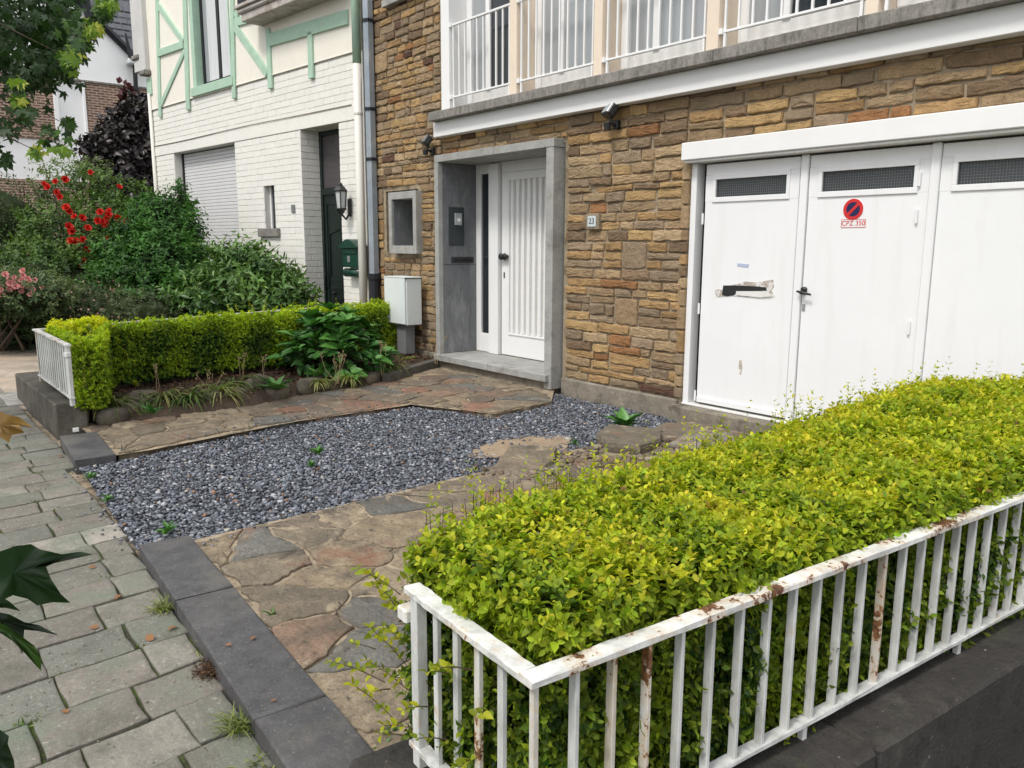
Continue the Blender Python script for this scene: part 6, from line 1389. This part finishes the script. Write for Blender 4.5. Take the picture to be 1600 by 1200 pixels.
# ---- weeds and moss between the pavers (nobody could count them)
def grass_stuff(name, label, spots, per, L, c1, c2, wd=.003):
    P = np.repeat(np.array([s[:3] for s in spots]), per, 0); k = len(P); P = P + np.c_[rng.normal(size=k) * .018, rng.normal(size=k) * .018, np.zeros(k)]
    Lf = np.repeat(np.array([s[3] for s in spots]), per) * L * rng.uniform(.4, 1.2, k); V, Fc, T = leaves(P, nrm(rv(k) * .7 + [0, 0, .8]), rv(k), Lf, np.full(k, wd) * rng.uniform(.7, 1.5, k), jitc(lerp(c1, c2, rng.random(k)), .2), .1, .3, False)
    o = add(name, mkmesh(name, V, Fc, MT['leaf'], T), None, True); o['label'] = label; return o
sp_ = [(x, y, Z_SW - .01, .5 + s) for x, y, s in tufts if y < .95]
for _ in range(420):
    k = rng.integers(len(tufts)); x, y, s = tufts[k]; sp_.append((x + rng.uniform(-.02, .02), y + rng.uniform(-.25, .25), Z_SW - .015, .25 + .3 * rng.random()))
grass_stuff('joint_grass', 'moss and tiny weeds in the paver joints', sp_, 22, .022, (.06, .10, .015), (.17, .24, .045), .005)
for lab, px, py, k_, L in [('grass tuft against the upper kerb slab on the pavement side', 258, 952, 70, .09), ('grass tuft against the lower kerb slab', 372, 1138, 80, .10), ('small grass tuft at the second kerb slab edge', 322, 1022, 24, .05), ('thin grass tuft at the near kerb slab, bottom', 400, 1196, 24, .05)]:
    p = OZ(px, py, Z_SW); strap(lab, (p[0], p[1], Z_SW - .005), k_, L, (.07, .12, .02), (.30, .32, .10), .004, .6, 'grass', 'grass_tuft', group='grass tufts along the kerb')
for lab, px, py, k_, L in [('green weed in the gravel beside the first kerb slab', 262, 832, 16, .07), ('weed in the gravel centre left', 497, 708, 18, .07), ('smaller weed in the gravel just below the centre left one', 487, 728, 14, .05), ('weed at the gravel corner below the far kerb slab', 142, 748, 14, .06), ('weed at the gravel edge halfway along the pavers', 168, 782, 12, .05), ('faint weed tuft in the gravel by the sand patch', 898, 694, 12, .05), ('leafy weed in the joint between kerb and flagstones', 427, 968, 14, .06), ('weed in the gap at the near end of the flagstones', 612, 1150, 12, .05), ('yellowish weed tuft by the near end of the path', 600, 1172, 8, .04)]:
    p = OZ(px, py, -.03); rosette(lab, p, k_, L, (1, 2, 2), wd=.45, el=(.2, 1.3))
p = OZ(330, 1050, Z_SW); dc = thing('dead_weed_clump', 'brown dried weed clump beside the kerb slabs', 'dry plant', tuple(p))
k = 900; Q = p + np.abs(rng.normal(size=(k, 3))) * [0, 0, .014] + rng.normal(size=(k, 3)) * [.026, .026, 0]; V, Fc, T = leaves(Q, rv(k), rv(k), rng.uniform(.008, .022, k), rng.uniform(.002, .006, k), jitc(lerp((.06, .03, .018), (.16, .09, .05), rng.random(k)), .2), rich=False); add('dry_foliage', mkmesh('dry_foliage', V, Fc, MT['chips'], T), dc, True)
# fallen leaves
fl_m = mkmesh('dry_leaf', hv, hf, MT['leaf'], (.30, .15, .07), True)
for i, (px, py, L, lab) in enumerate([(277, 979, .045, 'curled dry leaf touching the kerb beside the upper grass tuft'), (240, 1000, .05, 'dry leaf lying across a paver joint'), (154, 980, .035, 'dry leaf in the joint at left centre'), (190, 930, .05, 'pale dry leaf on the pavers left of the first kerb slab'), (400, 995, .03, 'small brown leaf curl on the middle kerb slab'), (362, 1008, .025, 'tiny brown curl on the middle kerb slab, left of its twin'), (106, 1114, .03, 'small dry twig leaf on the lower pavers'), (150, 885, .035, 'orange leaf bit by the pale paver'), (330, 842, .03, 'bright orange leaf bit in the gravel beside the path'), (98, 712, .05, 'dry leaf by the far kerb slab'), (432, 1093, .02, 'tiny dark leaf crumb on the long kerb slab')]):
    p = OZ(px, py, .016 if 355 < px < 440 else Z_SW + .006); an = rng.random() * 6.28; o = place_leaf(fl_m, p, (cos(an), sin(an), .25), (rng.normal() * .3, rng.normal() * .3, 1), L, None, 'dry_leaf'); tag(o, lab, 'leaf', 'fallen leaves')

# ================================================================== STREET TREE AT LEFT AND CLOSE LEAVES
def maple_mesh(nm, col, lobes=5, curl=.25, seed=0, serr=True):
    r = np.random.default_rng(seed); pts = [(0, -.02)]
    tips = [(-100, .62), (-52, .90), (0, 1.0), (52, .90), (100, .62)]
    out = []
    for i, (a, l) in enumerate(tips):
        a = a + r.normal() * 4; l *= r.uniform(.9, 1.08)
        for (da, f) in ((-17, .60), (-13, .72), (-9, .70), (0, 1.0), (9, .70), (13, .72), (17, .60)):
            out.append((radians(a + da), l * f))
        if i < 4: out.append((radians((a + tips[i + 1][0]) / 2), .40 + r.uniform(-.03, .03)))
    V = [(0, .0, 0)] + [(sin(a) * l, cos(a) * l * 1.0 + .02, 0) for a, l in out]; n_ = len(V)
    V = [(x, y, -curl * (x * x + max(0, y) ** 2) * .8 + .05 * abs(x) + .03 * sin(7 * x + 5 * y + seed)) for x, y, z in V]
    Fc = [(0, i, i + 1)[::-1] for i in range(1, n_ - 1)]
    # petiole
    b = len(V); V += [(.012, 0, 0), (-.012, 0, 0), (-.008, -.55, .10), (.008, -.55, .10)]; Fc.append((b, b + 1, b + 2, b + 3))
    return mkmesh(nm, V, Fc, MT['leaf'], col, False)
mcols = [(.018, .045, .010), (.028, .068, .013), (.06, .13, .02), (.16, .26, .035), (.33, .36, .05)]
mm = [[maple_mesh('leaf', c, seed=s * 7 + i, curl=.2 + .15 * s) for s in range(3)] for i, c in enumerate(mcols)]
mt = thing('maple_tree', 'leafy maple tree hanging into the picture at the upper left', 'tree', (-7.0, -1.2, Z_SW))
clusters = [(20, 20, 7.0, 60, 0), (60, 50, 7.2, 55, 0), (95, 60, 6.8, 45, 1), (30, 90, 6.6, 55, 0), (60, 110, 6.8, 50, 0), (95, 105, 6.6, 38, 1), (20, 135, 6.8, 35, 0), (125, 45, 6.5, 30, 2), (145, 45, 6.3, 16, 4), (120, 70, 6.3, 22, 2), (20, 165, 6.3, 35, 1), (15, 205, 6.2, 36, 1), (40, 180, 6.0, 25, 2), (75, 205, 5.9, 30, 2), (105, 195, 5.8, 20, 2), (100, 230, 5.8, 22, 3), (55, 235, 5.8, 20, 3), (110, 92, 6.0, 16, 3), (30, 150, 6.0, 18, 3), (5, 250, 6.1, 22, 0), (100, 15, 7.0, 40, 1), (165, 5, 6.6, 22, 3), (28, 128, 6.0, 14, 3), (70, 12, 7.2, 60, 0), (160, 20, 6.6, 14, 2), (-40, 60, 6.8, 70, 0), (-30, 180, 6.3, 50, 1)]
cnt = 0; bmb = MB(); trunk_top = OD(-260, -250, 7.6)
n_cl = [int(16 + c[3] * 1.6) if c[1] < 120 else int(5 + c[3] * .26) for c in clusters]
mrest = []
for (px, py, d, r_, tone), nl in zip(clusters, n_cl):
    c = OD(px, py, d); base = OD(px - 120, py - 60, d + .4); tube(bmb, [OD(-170, -120, 7.2), (base + OD(-170, -120, 7.2)) / 2 + [0, 0, .12], base, c], [.012, .009, .006, .002], 5) if (len(bmb.V) // 20) % 2 == 0 or py > 150 else None
    for k in range(nl):
        a = rng.normal(size=2) * r_ * (.38 if py < 120 else .30); q = OD(px + a[0], py + a[1], d + rng.normal() * .25)
        D = nrm(np.array([[rng.normal() * .5, rng.normal() * .5, -.75 + rng.normal() * .3]]))[0]; up_ = nrm((EYE - q)[None])[0] * .6 + np.array([rng.normal() * .4, rng.normal() * .4, .8])
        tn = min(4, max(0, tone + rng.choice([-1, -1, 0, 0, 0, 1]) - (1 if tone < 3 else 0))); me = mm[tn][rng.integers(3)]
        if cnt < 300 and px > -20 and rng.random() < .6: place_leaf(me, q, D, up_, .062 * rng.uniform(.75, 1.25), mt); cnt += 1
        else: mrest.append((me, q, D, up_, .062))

tube(bmb, [(-7.0, -1.2, -.1), (-7.0, -1.2, 1.4), (-7.05, -1.1, 2.8), (-7.1, -.9, 4.0), OD(-260, -250, 7.6)], [.13, .11, .09, .06, .03], 10); tube(bmb, [(-7.05, -1.1, 2.8), (-6.9, -.6, 3.2), OD(-170, -120, 7.2)], [.05, .035, .02], 8)
bmb.build('trunk', MT['bark'], mt, True)
mv = []
for me, q, D, up_, L in mrest:
    D = Vector(tuple(D)).normalized(); X = D.cross(Vector(tuple(up_))).normalized(); Z = X.cross(D); A = np.array([[X.x, D.x, Z.x], [X.y, D.y, Z.y], [X.z, D.z, Z.z]]) * L
    V = np.array([v.co[:] for v in me.vertices]) @ A.T + q; nn2 = len(V); Fc = np.array([[p.vertices[0], p.vertices[1], p.vertices[2]] for p in me.polygons if len(p.vertices) == 3]); col = np.zeros(nn2 * 4, np.float32); me.attributes['tint'].data.foreach_get('color', col); mv.append((V, Fc, col.reshape(-1, 4)[:, :3]))
# upper crown above the frame
for k in range(1400):
    me = mm[rng.integers(3)][rng.integers(3)]; q = np.array([-7.2, -1.3, 4.8]) + rv(1)[0] * [1.6, 1.6, 1.1] * rng.uniform(.5, 1); r = q - EYE; dd = r @ F_; px = 800 + FPX * (r @ R2) / dd
    if px > 30: continue
    D = nrm(rng.normal(size=(1, 3)) * .5 + [0, 0, -.7])[0]; D = Vector(tuple(D)); X = D.cross(Vector((0, .1, 1))).normalized(); Z = X.cross(D); A = np.array([[X.x, D.x, Z.x], [X.y, D.y, Z.y], [X.z, D.z, Z.z]]) * .1
    V = np.array([v.co[:] for v in me.vertices]) @ A.T + q; Fc = np.array([[p.vertices[0], p.vertices[1], p.vertices[2]] for p in me.polygons if len(p.vertices) == 3]); mv.append((V, Fc, np.tile(mcols[rng.integers(3)], (len(V), 1))))
V, Fc, T = merge(mv); add('leaf', mkmesh('crown_leaves', V, Fc, MT['leaf'], T), mt, True)
# close dark leaves at the lower left: a street-side sucker shoot
br = thing('maple_shoot', 'large dark green leaves of a shoot close to the camera at the lower left', 'branch', (-2.2, -.35, Z_SW))
def big_leaf(nm, col, pxs, d, parent, mid, back=.02):
    """lobed leaf through given outline pixels, held roughly facing the eye but cupped"""
    c = OD(*mid, d); V = [c]; 
    for i, (px, py) in enumerate(pxs): q = OD(px, py, d + back * ((px - mid[0]) / 60) + .012 * sin(i * 2.1)); V.append(q)
    n_ = len(V); m1 = [(np.array(V[0]) + np.array(v)) / 2 + (EYE - V[0]) * .006 * (1 if i % 2 else -1) for i, v in enumerate(V[1:])]; V = V + m1; k = n_ - 1; Fc = []
    for i in range(k): j = (i + 1) % k; Fc += [(0, n_ + i, n_ + j), (n_ + i, 1 + i, 1 + j, n_ + j)]
    return add(nm, mkmesh(nm, V, Fc, MT['leafg'], col, True), parent)
big_leaf('leaf', (.018, .045, .014), [(-70, 905), (-20, 868), (25, 853), (48, 850), (62, 858), (96, 866), (125, 862), (146, 866), (100, 872), (72, 886), (80, 905), (95, 928), (110, 942), (82, 941), (58, 946), (44, 936), (20, 930), (-10, 945), (-60, 950)], 1.35, br, (20, 895))
big_leaf('leaf', (.022, .055, .018), [(-60, 915), (-10, 925), (15, 940), (32, 955), (10, 950), (-20, 948), (-60, 960)], 1.42, br, (-15, 938))
big_leaf('leaf', (.012, .028, .012), [(-60, 945), (-10, 955), (15, 960), (38, 972), (62, 977), (92, 993), (60, 986), (38, 984), (37, 996), (28, 1000), (20, 985), (-10, 975), (-60, 975)], 1.38, br, (0, 968))
big_leaf('leaf', (.045, .10, .018), [(-60, 960), (-10, 968), (10, 978), (35, 995), (55, 1010), (65, 1030), (64, 1048), (56, 1040), (40, 1022), (20, 1002), (-5, 985), (-50, 975)], 1.30, br, (15, 990))
big_leaf('leaf', (.014, .032, .012), [(-60, 1130), (0, 1140), (14, 1150), (12, 1162), (22, 1188), (24, 1210), (10, 1230), (-60, 1240)], 1.25, br, (-15, 1185))
big_leaf('leaf', (.34, .20, .06), [(-60, 650), (-10, 638), (12, 648), (30, 652), (52, 668), (30, 664), (38, 676), (18, 680), (14, 692), (-5, 680), (-60, 690)], 2.2, br, (0, 664))
m_ = MB(); tube(m_, [(-2.2, -.45, Z_SW), OD(-140, 1000, 1.5), OD(-110, 880, 1.45), OD(-120, 700, 1.9)], [.012, .009, .006, .004], 6); tube(m_, [OD(-120, 930, 1.42), OD(-40, 905, 1.36), OD(10, 893, 1.36)], [.004, .003, .002], 5); tube(m_, [OD(-120, 700, 1.9), OD(-40, 668, 2.15), OD(0, 664, 2.21)], [.004, .003, .002], 5); tube(m_, [OD(-120, 1100, 1.4), OD(-50, 1160, 1.28), OD(-15, 1185, 1.26)], [.004, .003, .002], 5)
m_.build('stem', MT['twig'], br)
